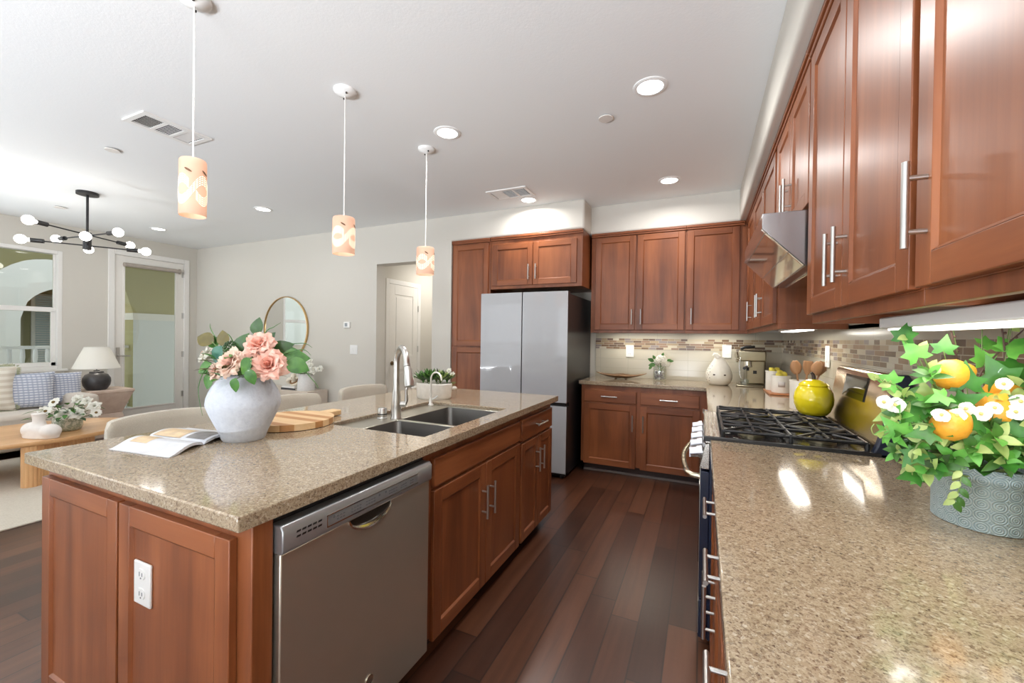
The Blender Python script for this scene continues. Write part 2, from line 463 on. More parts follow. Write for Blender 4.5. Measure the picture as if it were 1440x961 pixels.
# backsplash tile and mosaic band
t = MB(); t.box(-1.109, XR, YB - 0.008, YB, 0.914, 1.42); structure(t.build('backsplash_tile_wall', TILE))
t = MB(); t.box(XR - 0.008, XR, 0.35, YB - 0.008, 0.914, 1.42); t.box(XR - 0.008, XR, 1.90, 2.70, 1.40, 1.64); structure(t.build('backsplash_tile_wall', TILE))
t = MB(); t.box(-1.109, XR - 0.011, YB - 0.011, YB - 0.007, 1.2272, 1.3452); structure(t.build('mosaic_tile_wall', MOSAIC))
t = MB(); t.box(XR - 0.011, XR - 0.007, 0.35, YB - 0.011, 1.2272, 1.3452); structure(t.build('mosaic_tile_wall', MOSAIC))

# baseboards
b = MB(); b.box(XL, HX0, YM - 0.014, YM, 0, 0.09); b.box(HX1, -2.68, YM - 0.014, YM, 0, 0.09); structure(b.build('baseboard_back', TRIM, bevel=0.004))
b = MB(); b.box(XL, XL + 0.014, FY0, PDR[0] - 0.07, 0, 0.09); structure(b.build('baseboard_left', TRIM, bevel=0.004))

# ---------------- windows
def window_unit(name, axis, wall0, wall1, u0, u1, z0, z1, mid=None, sill=True, face=1):
    """white framed double-hung window filling an opening; face = +1 when the room is on the positive side"""
    def bx(mb, a0, a1, d0, d1, c0, c1):
        if axis == 'x': mb.box(d0, d1, a0, a1, c0, c1)
        else: mb.box(a0, a1, d0, d1, c0, c1)
    d_in = wall1 if face > 0 else wall0
    def dd(k): return d_in - face * k
    root = MB(); fr = 0.045
    for (a0, a1, c0, c1) in [(u0, u0 + fr, z0, z1), (u1 - fr, u1, z0, z1), (u0 + fr, u1 - fr, z0, z0 + fr), (u0 + fr, u1 - fr, z1 - fr, z1)]:
        bx(root, a0, a1, dd(0.12), dd(-0.004), c0, c1)
    o = root.build(name, TRIM, bevel=0.004); structure(o)
    if mid is None: mid = (z0 + z1) / 2
    sash = MB(); st = 0.045
    for (a0, a1, c0, c1) in [(u0 + fr, u0 + fr + st, z0 + fr, mid), (u1 - fr - st, u1 - fr, z0 + fr, mid), (u0 + fr, u1 - fr, z0 + fr, z0 + fr + st), (u0 + fr, u1 - fr, mid - 0.01, mid + 0.05)]:
        bx(sash, a0, a1, dd(0.075), dd(0.045), c0, c1)
    for (a0, a1, c0, c1) in [(u1 - fr - 0.02, u1 - fr, mid + 0.05, z1 - fr), (u0 + fr, u0 + fr + 0.02, mid + 0.05, z1 - fr)]:
        bx(sash, a0, a1, dd(0.09), dd(0.06), c0, c1)
    sash.build('window_sash', TRIM, o, bevel=0.003)
    g = MB(); bx(g, u0 + fr + st, u1 - fr - st, dd(0.062), dd(0.058), z0 + fr + st, mid - 0.01); bx(g, u0 + fr + 0.02, u1 - fr - 0.02, dd(0.079), dd(0.075), mid + 0.05, z1 - fr)
    g.build('window_pane', GLASS, o)
    if sill:
        sl = MB(); bx(sl, u0 - 0.05, u1 + 0.05, dd(0.02), dd(-0.035), z0 - 0.03, z0); bx(sl, u0 - 0.02, u1 + 0.02, dd(0.0), dd(-0.012), z0 - 0.10, z0 - 0.03)
        sl.build('window_sill', TRIM, o, bevel=0.004)
    return o
window_unit('window_1', 'x', XL - T, XL, *WIN, mid=1.60)
for k, fw in enumerate((FW1, FW2, FW_ADDED)):
    o = MB()
    u0, u1, z0, z1 = fw
    for a0, a1, c0, c1 in [(u0, u0 + .06, z0, z1), (u1 - .06, u1, z0, z1), (u0, u1, z0, z0 + .06), (u0, u1, z1 - .06, z1), ((u0 + u1) / 2 - .04, (u0 + u1) / 2 + .04, z0, z1)]:
        o.box(a0, a1, FY0 - 0.1, FY0 - 0.03, c0, c1)
    structure(o.build('window_%d' % (k + 2), TRIM, bevel=0.004))

o = MB()
for y0, y1, z0, z1 in [(SLD[0], SLD[0] + .06, SLD[2], SLD[3]), (SLD[1] - .06, SLD[1], SLD[2], SLD[3]), (SLD[0], SLD[1], SLD[2], SLD[2] + .06), (SLD[0], SLD[1], SLD[3] - .06, SLD[3]), (-1.54, -1.46, SLD[2], SLD[3])]:
    o.box(XL - .1, XL - .03, y0, y1, z0, z1)
structure(o.build('window_7', TRIM, bevel=.004))

# ---------------- patio door (full glass)
root = MB()
c = 0.06
for y0, y1, z0, z1 in [(PDR[0] - c, PDR[0] + .012, 0, PDR[3] + c), (PDR[1] - .012, PDR[1] + c, 0, PDR[3] + c), (PDR[0] + .012, PDR[1] - .012, PDR[3] - .012, PDR[3] + c)]:
    root.box(XL - 0.10, XL + 0.016, y0, y1, z0, z1)
door1 = structure(root.build('door_1', TRIM, bevel=0.005))
GL = (3.145, 3.80, 0.22, 2.33)
lf = MB(); x0, x1 = XL - 0.052, XL - 0.008
for y0, y1, z0, z1 in [(PDR[0] + .014, GL[0], 0.012, PDR[3] - .014), (GL[1], PDR[1] - .014, 0.012, PDR[3] - .014), (GL[0], GL[1], 0.012, GL[2]), (GL[0], GL[1], GL[3], PDR[3] - .014)]:
    lf.box(x0, x1, y0, y1, z0, z1)
for y0, y1, z0, z1 in [(GL[0] - .015, GL[0] + .008, GL[2], GL[3]), (GL[1] - .008, GL[1] + .015, GL[2], GL[3]), (GL[0], GL[1], GL[2] - .015, GL[2] + .008), (GL[0], GL[1], GL[3] - .008, GL[3] + .015)]:
    lf.box(x1 - .002, x1 + .008, y0, y1, z0, z1)
leaf_o = lf.build('door_leaf', DOORWHITE, door1, bevel=0.002)
MB().box(XL - .034, XL - .028, GL[0], GL[1], GL[2], GL[3]).build('door_pane', GLASS, door1)
SHADE_TAUPE = plain('roller_shade_cloth', srgb(168, 158, 148), 0.8, vary=0.05)
sh = MB(); sh.cyl((XL + 0.028, GL[0] - .02, 2.325), (XL + 0.028, GL[1] + .045, 2.325), 0.030, 16); sh.box(XL + 0.0, XL + 0.03, GL[1] + .03, GL[1] + .05, 2.285, 2.365)
sh.build('roller_shade', SHADE_TAUPE, door1)
for z in (0.36, 1.0, 1.62, 2.28):
    h = MB(); h.cyl((XL + 0.004, PDR[1] - 0.012, z - .045), (XL + 0.004, PDR[1] - 0.012, z + .045), 0.008, 10); h.box(XL - .009, XL - .004, PDR[1] - .04, PDR[1] - .012, z - .045, z + .045)
    h.build('hinge', NICKEL, door1)
h = MB(); h.cyl((XL - .01, 3.075, 1.0), (XL + .05, 3.075, 1.0), .011, 10); h.tube([(XL + .05, 3.07, 1.0), (XL + .05, 3.10, 1.0), (XL + .048, 3.20, 0.995)], .009, 10); h.box(XL - .008, XL - .002, 3.055, 3.098, .88, 1.12)
h.build('door_handle', NICKEL, door1)

# ---------------- hall door on the hallway's side wall
d2 = MB(); HXW = -3.92
for y0, y1, z0, z1 in [(4.40, 4.465, 0, 2.125), (5.095, 5.16, 0, 2.125), (4.465, 5.095, 2.06, 2.125)]:
    d2.box(HXW, HXW + .018, y0, y1, z0, z1)
door2 = structure(d2.build('door_2', TRIM, bevel=0.004))
lf = MB(); lf.box(HXW, HXW + .006, 4.467, 5.093, .01, 2.058)
for y0, y1, z0, z1 in [(4.467, 4.58, .01, 2.058), (4.98, 5.093, .01, 2.058), (4.58, 4.98, .01, .26), (4.58, 4.98, .86, 1.06), (4.58, 4.98, 1.92, 2.058)]:
    lf.box(HXW + .006, HXW + .014, y0, y1, z0, z1)
for z0, z1 in ((.30, .82), (1.10, 1.88)):
    lf.box(HXW + .006, HXW + .011, 4.615, 4.945, z0, z1)
lf.build('door_leaf', DOORWHITE, door2, bevel=0.003)
k = MB(); k.cyl((HXW + .012, 4.53, .96), (HXW + .05, 4.53, .96), .011, 12); k.ball((HXW + .066, 4.53, .96), .028, 14, 8); k.cyl((HXW + .012, 4.53, .96), (HXW + .020, 4.53, .96), .03, 16)
k.build('door_knob', plain('aged_brass', srgb(150, 128, 100), 0.3, 1.0), door2)
for z in (.3, 1.15, 1.75):
    MB().cyl((HXW + .02, 5.096, z - .045), (HXW + .02, 5.096, z + .045), .008, 10).build('hinge', NICKEL, door2)
d3 = MB(); d3.box(-3.76, -3.70, 6.375, 6.40, 0, 2.13); d3.box(-2.95, -2.89, 6.375, 6.40, 0, 2.13); d3.box(-3.70, -2.95, 6.375, 6.40, 2.07, 2.13)
door3 = structure(d3.build('door_3', TRIM, bevel=0.004))
MB().box(-3.70, -2.95, 6.385, 6.40, .01, 2.07).build('door_leaf', DOORWHITE, door3)
b = MB(); b.box(HXW, HXW + .012, YM + .165, 4.40, 0, .09); b.box(HXW, HXW + .012, 5.16, 6.4, 0, .09); structure(b.build('baseboard_hall', TRIM))

# ---------------- the patio outside the left wall
SHADED_STUCCO = wall_paint('shaded_patio_stucco', srgb(172, 166, 122), 0.3)  # olive tone: shade under the porch ceiling painted into the stucco
STUCCO2 = wall_paint('pale_patio_stucco', srgb(228, 226, 216), 0.3)
PX = -9.3
def arch_wall(mb, x0, x1, y0, y1, z1, arches, base=0.0):
    """wall in the plane x with arched openings (yc, half width, spring z, rise)"""
    edges = [y0]
    for (yc, hw, zs, rise) in arches:
        mb.box(x0, x1, edges[-1], yc - hw, base, z1)
        n = 16
        pts = [(yc - hw + 2 * hw * i / n, zs + rise * sqrt(max(0, 1 - ((2 * i / n) - 1) ** 2))) for i in range(n + 1)]
        for i in range(n):
            (ya, za), (yb, zb) = pts[i], pts[i + 1]
            mb.prism([(ya, za), (yb, zb), (yb, z1), (ya, z1)], 'x', x0, x1)
        edges.append(yc + hw)
    mb.box(x0, x1, edges[-1], y1, base, z1)
a = MB(); arch_wall(a, PX - .3, PX, -1.6, 9.0, 2.95, [(0.6, 0.9, 1.69, 0.81), (3.05, 0.89, 1.69, 0.81)])
pw = structure(a.build('patio_arch_wall', SHADED_STUCCO))
m = MB()
for y0, y1 in ((3.94, 8.8), (1.50, 2.16)): m.box(PX - .295, PX + .004, y0 + .001, y1 - .001, -.06, 1.60)
m.build('lit_pier_face', wall_paint('pier_lit_stucco', srgb(214, 218, 214), .3), pw)  # paler skin: light on the lower wall painted into the colour
m = MB()
for y0, y1 in ((3.94, 9.0), (1.50, 2.16)):
    m.box(PX - .32, PX + .035, y0 - .02, y1 + .02, 1.62, 1.69); m.box(PX - .31, PX + .02, y0 - .01, y1 + .01, 1.57, 1.62)
m.build('impost_trim', STUCCO2, pw)
structure(MB().box(PX - .3, XL - T, -1.6, 9.0, 2.72, 2.95).build('patio_ceiling', SHADED_STUCCO))
structure(MB().box(-16, XL - T, -6, 14, -0.2, -0.06).build('patio_floor', plain('patio_concrete', srgb(190, 186, 178), 0.8, vary=0.06)))
structure(MB().box(PX - .3, XL - T, 8.8, 9.0, -.06, 2.72).build('patio_end_wall', STUCCO2))
# railing between the patio columns
RAIL = plain('white_railing_paint', srgb(232, 234, 236), 0.4, vary=0.02)
rl = thing('patio_railing', 'white baluster railing across the patio arch outside the window', 'railing', (PX - .15, 3.05, 0))
r = MB(); r.box(PX - .19, PX - .11, 2.17, 3.93, 1.06, 1.11); r.box(PX - .19, PX - .11, 2.17, 3.93, .06, .12); r.build('handrail', RAIL, rl, bevel=.006)
r = MB()
for i in range(13):
    y = 2.25 + i * .133
    r.lathe([(.022, .12), (.022, .24), (.036, .40), (.026, .6), (.018, .82), (.028, .94), (.022, 1.07)], (PX - .15, y, 0), 10)
r.build('balusters', RAIL, rl)
r = MB(); r.box(PX - .16, PX - .14, 2.18, 2.2, -.06, .06); r.box(PX - .16, PX - .14, 3.9, 3.92, -.06, .06); r.build('foot', RAIL, rl)
# neighbouring building
NB = wall_paint('neighbour_stucco', srgb(204, 206, 202), 0.3)
NX = -13.2
a = MB(); arch_wall(a, NX - .25, NX, -3, 3.55, 5.0, [(0.5, .9, 1.6, .8)]); arch_wall(a, NX - .25, NX, 3.55, 12, 5.0, [(4.45, .78, 1.62, .72)])
structure(a.build('neighbour_arch_wall', NB))
a = MB(); a.box(NX - 1.6, NX - 1.5, -3, 12, -.06, 5); structure(a.build('neighbour_back_wall', wall_paint('neighbour_olive_stucco', srgb(150, 146, 112), 0.3)))
structure(MB().box(NX - 1.6, NX - .25, -3, 12, 2.7, 2.8).build('neighbour_patio_ceiling', SHADED_STUCCO))
nw = MB(); nw.box(NX - 1.5, NX - 1.46, 4.25, 5.6, .25, 2.25); nwo = structure(nw.build('window_6', TRIM))
bl = MB()
for i in range(34):
    z = .32 + i * .056
    bl.prism([(NX - 1.46, z), (NX - 1.425, z + .03), (NX - 1.42, z + .036), (NX - 1.455, z + .006)], 'y', 4.31, 5.54)
bl.build('window_blind', plain('pale_blind', srgb(206, 218, 222), .6, vary=.02), nwo)

# ------------------------------------------------------------------ cabinet helpers
class Face:
    """front plane of a cabinet run: u runs along the front, depth goes inward"""
    def __init__(s, facing, plane):
        s.facing, s.plane = facing, plane
    def pt(s, u, d, z):
        return {'-y': (u, s.plane + d, z), '+x': (s.plane - d, u, z), '-x': (s.plane + d, u, z)}[s.facing]
    def box(s, mb, u0, u1, d0, d1, z0, z1, m=0):
        a = s.pt(u0, d0, z0); b = s.pt(u1, d1, z1)
        mb.box(a[0], b[0], a[1], b[1], a[2], b[2], m)
    def mats(s):
        return [WV, WX if s.facing == '-y' else WY]
def shaker(F, u0, u1, z0, z1, name, parent, th=.02, rail=.058, rec=.008):
    mb = MB()
    F.box(mb, u0, u0 + rail, 0, th, z0, z1, 0); F.box(mb, u1 - rail, u1, 0, th, z0, z1, 0)
    F.box(mb, u0 + rail, u1 - rail, 0, th, z0, z0 + rail, 1); F.box(mb, u0 + rail, u1 - rail, 0, th, z1 - rail, z1, 1)
    # sloped inner lip round the recessed panel
    a, b = u0 + rail, u1 - rail; c, d = z0 + rail, z1 - rail; k = .007
    P = F.pt
    o = [P(a, 0.0005, c), P(b, 0.0005, c), P(b, 0.0005, d), P(a, 0.0005, d)]
    i = [P(a + k, rec, c + k), P(b - k, rec, c + k), P(b - k, rec, d - k), P(a + k, rec, d - k)]
    mb.add(o + i, [(0, 1, 5, 4), (2, 3, 7, 6)], 1); mb.add(o + i, [(1, 2, 6, 5), (3, 0, 4, 7)], 0)
    F.box(mb, u0 + rail, u1 - rail, rec, th - .002, z0 + rail, z1 - rail, 0)
    return mb.build(name, F.mats(), parent, bevel=.0022)
def slab_front(F, u0, u1, z0, z1, name, parent, th=.02):
    mb = MB(); F.box(mb, u0, u1, 0, th, z0, z1, 1)
    return mb.build(name, F.mats(), parent, bevel=.004)
def pull(F, u, z, parent, L=.155, vertical=True, off=.03, r=.0062):
    mb = MB(); e = L / 2; p = L * .31
    if vertical:
        mb.cyl(F.pt(u, -off, z - e), F.pt(u, -off, z + e), r, 12)
        for s_ in (-p, p): mb.cyl(F.pt(u, -off, z + s_), F.pt(u, 0.001, z + s_), r * .75, 10)
    else:
        mb.cyl(F.pt(u - e, -off, z), F.pt(u + e, -off, z), r, 12)
        for s_ in (-p, p): mb.cyl(F.pt(u + s_, -off, z), F.pt(u + s_, 0.001, z), r * .75, 10)
    return mb.build('handle', NICKEL, parent)

# ------------------------------------------------------------------ kitchen island
ISL = dict(x0=-2.107, x1=-.951, y0=.595, y1=2.896, zt=.914, zb=.877)
BX0, BX1, BY0, BY1 = -2.075, -.995, .645, 2.85      # island carcass
# end unit with two panelled doors facing the camera
F = Face('-y', .625)
t = thing('island_end_cabinet', 'near end of the island with two brown shaker panel fronts and white outlet', 'cabinet', (-1.54, .9, 0))
b = MB(); b.box(BX0, BX1 + .02, BY0, .70, .0, ISL['zb'])
b.build('body', WV, t, bevel=.003)
shaker(F, -2.065, -1.561, .10, .831, 'door', t)
shaker(F, -1.549, -1.03, .10, .831, 'door', t)
# outlet on the end panel
ot = thing('power_outlet', 'white double power outlet on the right end panel of the island', 'outlet', (-1.423, .633, .623))
b = MB(); b.box(-1.466, -1.380, .6255, .6335, .562, .684); b.build('cover_plate', WHITE, ot, bevel=.004)
SOCK = plain('outlet_slot', srgb(120, 122, 126), .5)
for z in (.652, .597):
    b = MB(); b.prism([(-1.423 + .019 * cos(a), z + .017 * max(-.82, min(.82, sin(a)))) for a in [2 * pi * k / 20 for k in range(20)]], 'y', .6235, .6260); so = b.build('socket', WHITE, ot)
    b = MB(); b.box(-1.431, -1.428, .6228, .6236, z - .006, z + .006); b.box(-1.418, -1.415, .6228, .6236, z - .005, z + .005); b.box(-1.4255, -1.4205, .6228, .6236, z - .013, z - .009); b.build('slot', SOCK, so)

F = Face('+x', -.975)
# sink cabinet
t = thing('island_sink_cabinet', 'island sink cabinet with false drawer front and paired bar handles beside dishwasher', 'cabinet', (-1.3, 1.82, 0))
b = MB(); b.box(BX0, BX1, 1.345, 1.40, .10, ISL['zb']); b.box(BX0, BX1, 2.255, 2.275, .10, ISL['zb']); b.box(BX0, BX0 + .02, 1.40, 2.255, .0, ISL['zb']); b.box(BX1 - .02, BX1, 1.40, 2.255, .70, ISL['zb']); b.box(BX1 - .02, BX1, 1.40, 2.255, .10, .14)
b.box(BX0, BX1, 1.40, 2.255, .10, .12); b.build('body', WV, t, bevel=.002)
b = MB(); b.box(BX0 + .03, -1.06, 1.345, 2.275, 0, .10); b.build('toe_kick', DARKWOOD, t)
slab_front(F, 1.393, 2.263, .722, .838, 'false_front', t)
d = shaker(F, 1.393, 1.838, .092, .705, 'door', t); pull(F, 1.800, .523, d, .163)
d = shaker(F, 1.842, 2.263, .092, .705, 'door', t); pull(F, 1.880, .523, d, .163)
# narrow cabinet at the far end
t = thing('island_drawer_cabinet', 'narrow island cabinet with one drawer at the far end near the fridge', 'cabinet', (-1.3, 2.56, 0))
b = MB(); b.box(BX0, BX1, 2.275, BY1, .10, ISL['zb']); b.build('body', WV, t, bevel=.002)
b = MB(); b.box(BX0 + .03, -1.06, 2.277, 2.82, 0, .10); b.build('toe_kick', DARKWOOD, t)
d = slab_front(F, 2.292, 2.836, .705, .838, 'drawer', t); pull(F, 2.575, .775, d, .17, False)
d = shaker(F, 2.292, 2.562, .092, .69, 'door', t, rail=.05); pull(F, 2.525, .545, d, .155)
d = shaker(F, 2.566, 2.836, .092, .69, 'door', t, rail=.05); pull(F, 2.603, .545, d, .155)

# island worktop with the sink opening
SX0, SX1, SY0, SY1 = -1.600, -1.045, 1.42, 2.215
b = MB(); z0, z1 = ISL['zb'], ISL['zt']
R_ = .018
def slab_with_hole(mb, x0, x1, y0, y1, hx0, hx1, hy0, hy1, z0, z1):
    o = [(x0, y0), (x1, y0), (x1, y1), (x0, y1)]; h = [(hx0, hy0), (hx1, hy0), (hx1, hy1), (hx0, hy1)]
    vs = [(p[0], p[1], z) for z in (z0, z1) for p in o + h]
    fs = []
    for i in range(4):
        j = (i + 1) % 4
        fs += [(i, i + 4, j + 4, j), (8 + i, 8 + j, 8 + j + 4, 8 + i + 4), (i, j, 8 + j, 8 + i), (4 + i, 8 + 4 + i, 8 + 4 + j, 4 + j)]
    mb.add(vs, fs)
slab_with_hole(b, ISL['x0'], ISL['x1'], ISL['y0'], ISL['y1'], SX0, SX1, SY0, SY1, z0, z1)
tag(b.build('island_worktop', QUARTZ, bevel=.004), 'speckled beige quartz worktop on the island with sink cutout', 'worktop')

# sink: deck plus two bowls
t = thing('double_bowl_sink', 'grey steel double bowl sink set into the island worktop', 'sink', (-1.3, 1.82, .68))
b = MB(); dz0, dz1 = .888, .897
bx0, bx1 = -1.435, -1.07
for x0, x1, y0, y1 in [(SX0 + .002, bx0, SY0 + .002, SY1 - .002), (bx1, SX1 - .002, SY0 + .002, SY1 - .002), (bx0, bx1, SY0 + .002, 1.452), (bx0, bx1, 1.708, 1.735), (bx0, bx1, 2.185, SY1 - .002)]:
    b.box(x0, x1, y0, y1, dz0, dz1)
b.build('rim', plain('satin_sink_rim', srgb(196, 192, 180), .3, 1.0, vary=.02), t, bevel=.002)
for (y0, y1, dep) in ((1.452, 1.708, .17), (1.735, 2.185, .21)):
    b = MB(); z = dz1 - dep; k = .02
    top = [(bx0, y0), (bx1, y0), (bx1, y1), (bx0, y1)]; bot = [(bx0 + k, y0 + k), (bx1 - k, y0 + k), (bx1 - k, y1 - k), (bx0 + k, y1 - k)]
    vs = [(p[0], p[1], dz1 - .004) for p in top] + [(p[0], p[1], z) for p in bot]
    b.add(vs, [(0, 1, 5, 4), (1, 2, 6, 5), (2, 3, 7, 6), (3, 0, 4, 7), (4, 5, 6, 7)])
    bo = b.build('bowl', SINKSTEEL, t, bevel=.03, seg=4)
    g = MB(); cx, cy = (bx0 + bx1) / 2 - .05, (y0 + y1) / 2
    g.lathe([(.055, 0), (.055, .004), (.045, .006), (.038, .002), (.0, .002)], (cx, cy, z + .001), 24); g.build('drain', CHROME, bo)

# ------------------------------------------------------------------ dishwasher
t = thing('dishwasher', 'stainless steel dishwasher built into the near right side of the island', 'dishwasher', (-1.28, 1.02, 0))
b = MB(); b.box(-2.06, -.993, .708, 1.335, .09, .868); b.build('tub', plain('appliance_black', srgb(22, 22, 24), .4), t)
b = MB(); b.box(-.993, -.957, .706, 1.332, .105, .775)
door = b.build('door', STEELZ, t, bevel=.004)
PANEL = plain('grey_control_panel', srgb(168, 170, 172), .32, .75, vary=.02)
b = MB()
b.prism([(-.993, .775), (-.952, .775), (-.946, .782), (-.946, .835), (-.956, .848), (-.993, .848)], 'y', .704, 1.334)
cp = b.build('control_panel', PANEL, t, bevel=.003)
b = MB()
for r_ in range(2):
    for k in range(5):
        y = .742 + k * .0165
        z = .806 + r_ * .013
        b.prism([(y, z), (y + .012, z), (y + .014, z + .005), (y + .002, z + .005)], 'x', -.9475, -.9453)
b.build('vent', BLACK, cp)
b = MB(); b.box(-.9475, -.9448, .838, 1.245, .792, .795); b.box(-.9475, -.9448, .838, .841, .795, .826); b.box(-.9475, -.9448, .838, 1.245, .824, .827)
b.build('trim_line', CHROME, cp)
b = MB(); b.box(-.9475, -.9452, .842, 1.243, .7955, .8235); b.build('display_strip', plain('control_strip', srgb(150, 152, 152), .3, .6), cp)
DIM = plain('panel_print', srgb(104, 106, 108), .5)
for y, n in ((.872, 3), (.925, 4), (.985, 4), (1.09, 4), (1.15, 3), (1.20, 2)):
    b = MB()
    for k in range(n):
        for z in (.802, .811): b.box(-.9453, -.9446, y + k * .011, y + k * .011 + .008, z, z + .0035)
    b.build('button_lettering', DIM, cp)
for y in (.862, 1.045, 1.075):
    b = MB(); b.cyl((-.9455, y, .815), (-.9443, y, .815), .004, 10); b.build('button', DIM, cp)
# pocket handle: crescent scoop under the control panel
b = MB()
n = 18; yc, hw, zt, dep = 1.02, .092, .772, .040
arc = [(yc + hw * cos(pi + pi * i / n), zt + dep * sin(pi + pi * i / n) * 1.0) for i in range(n + 1)]
b.tube([(-.955, p[0], p[1]) for p in arc], [.003 + .007 * sin(pi * i / n) for i in range(n + 1)], 8)
ho = b.build('handle_rim', CHROME, door)
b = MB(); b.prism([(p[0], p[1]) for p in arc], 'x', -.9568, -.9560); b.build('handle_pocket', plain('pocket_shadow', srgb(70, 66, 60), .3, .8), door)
b = MB(); b.cyl((-.9575, 1.02, .225), (-.9545, 1.02, .225), .016, 24); b.build('badge', CHROME, door)
b = MB(); b.box(-2.05, -1.05, .708, 1.335, 0, .09); b.build('toe_panel', BLACK, t)

# ------------------------------------------------------------------ back wall base cabinet
F = Face('-y', 4.10)
t = thing('base_cabinet', 'base cabinet with two drawers over two doors right of the fridge', 'cabinet', (-.53, 4.4, 0))
b = MB(); b.box(-1.107, .06, 4.12, YB - .012, .10, .878); b.build('body', WV, t, bevel=.002)
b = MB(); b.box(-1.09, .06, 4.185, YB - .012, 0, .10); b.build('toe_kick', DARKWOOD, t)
b = MB(); b.box(-1.09, .05, 4.172, 4.185, 0, .022); b.build('shoe_molding', plain('shoe_strip', srgb(122, 112, 108), .4), t, bevel=.003)
d = slab_front(F, -1.077, -.567, .714, .828, 'drawer', t); pull(F, -.822, .771, d, .155, False)
d = slab_front(F, -.532, -.018, .714, .828, 'drawer', t); pull(F, -.275, .771, d, .155, False)
d = shaker(F, -1.077, -.570, .09, .697, 'door', t); pull(F, -.598, .53, d, .155)
d = shaker(F, -.527, -.012, .09, .697, 'door', t); pull(F, -.500, .53, d, .155)

# ------------------------------------------------------------------ right-hand base cabinets
F = Face('-x', .045)
t = thing('base_cabinet', 'base cabinet in the corner beyond the range under the espresso machine', 'cabinet', (.37, 3.4, 0))
b = MB(); b.box(.065, XR - .012, 2.70, 4.115, .10, .878); b.build('body', WV, t, bevel=.002)
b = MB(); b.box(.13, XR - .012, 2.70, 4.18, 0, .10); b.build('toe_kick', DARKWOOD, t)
d = slab_front(F, 2.72, 3.30, .714, .828, 'drawer', t); pull(F, 3.01, .771, d, .155, False)
d = slab_front(F, 3.33, 3.95, .714, .828, 'drawer', t); pull(F, 3.64, .771, d, .155, False)
d = shaker(F, 2.72, 3.30, .09, .697, 'door', t); pull(F, 3.26, .53, d)
d = shaker(F, 3.33, 3.95, .09, .697, 'door', t); pull(F, 3.37, .53, d)
t = thing('base_cabinet', 'base cabinet with two drawers under the near worktop, next to the range', 'cabinet', (.37, 1.4, 0))
b = MB(); b.box(.065, XR - .012, .93, 1.925, .10, .878); b.build('body', WV, t, bevel=.002)
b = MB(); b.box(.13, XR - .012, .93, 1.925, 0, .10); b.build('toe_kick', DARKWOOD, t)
d = slab_front(F, 1.40, 1.905, .714, .828, 'drawer', t); pull(F, 1.565, .76, d, .17, False)
d = slab_front(F, .945, 1.375, .714, .828, 'drawer', t); pull(F, 1.16, .76, d, .17, False)
d = shaker(F, 1.40, 1.905, .09, .697, 'door', t); pull(F, 1.43, .53, d)
d = shaker(F, .945, 1.375, .09, .697, 'door', t); pull(F, 1.345, .53, d)
t = thing('base_cabinet', 'base cabinet below the near edge of the worktop, closest to the camera', 'cabinet', (.37, .66, 0))
b = MB(); b.box(.065, XR - .012, .38, .93, .10, .878); b.build('body', WV, t, bevel=.002)
b = MB(); b.box(.13, XR - .012, .38, .93, 0, .10); b.build('toe_kick', DARKWOOD, t)
d = slab_front(F, .40, .915, .714, .828, 'drawer', t); pull(F, .735, .76, d, .20, False)
d = shaker(F, .40, .915, .09, .697, 'door', t); pull(F, .875, .53, d)

# worktops of the L-shaped run
b = MB(); b.prism([(-1.127, 4.081), (.035, 4.081), (.035, 2.692), (XR - .008, 2.692), (XR - .008, YB - .008), (-1.127, YB - .008)], 'z', .878, .914)
tag(b.build('corner_worktop', QUARTZ, bevel=.004), 'L-shaped beige quartz worktop running from the fridge to the range', 'worktop')
b = MB(); b.box(.035, XR - .008, .36, 1.932, .878, .914)
tag(b.build('near_worktop', QUARTZ, bevel=.004), 'beige speckled quartz worktop in the right foreground under the ivy planter', 'worktop')

# ------------------------------------------------------------------ wall cabinets, back wall
UZ0, UZ1 = 1.40, 2.447
F = Face('-y', 4.375)
def crown(parent, F, u0, u1, z=2.405, out=.010):
    mb = MB()
    F.box(mb, u0, u1, -out * .5, .03, z, z + .02, 1); F.box(mb, u0, u1, -out - .004, .03, z + .018, 2.446, 1)
    mb.build('crown_molding', F.mats(), parent, bevel=.004)
t = thing('wall_cabinet', 'wall cabinet with two doors on the back wall, next to the fridge', 'cabinet', (-.62, 4.55, UZ0))
b = MB(); b.box(-1.092, -.158, 4.395, YB - .012, UZ0 + .03, UZ1 - .003); b.box(-1.092, -.158, 4.395, 4.415, UZ0, UZ0 + .031); b.box(-1.092, -1.074, 4.415, YB - .012, UZ0, UZ0 + .031); b.build('body', WV, t, bevel=.002)
d = shaker(F, -1.045, -.636, 1.433, 2.40, 'door', t); pull(F, -.662, 1.565, d, .155)
d = shaker(F, -.617, -.170, 1.433, 2.40, 'door', t); pull(F, -.574, 1.565, d, .155)
crown(t, F, -1.088, -.158)
t = thing('wall_cabinet', 'single-door wall cabinet in the back corner over the white pot', 'cabinet', (.1, 4.55, UZ0))
b = MB(); b.box(-.158, .376, 4.395, YB - .012, UZ0 + .03, UZ1 - .003); b.box(-.158, .376, 4.395, 4.415, UZ0, UZ0 + .031); b.build('body', WV, t, bevel=.002)
d = shaker(F, -.148, .300, 1.433, 2.40, 'door', t); pull(F, -.105, 1.565, d, .155)
crown(t, F, -.158, .34)

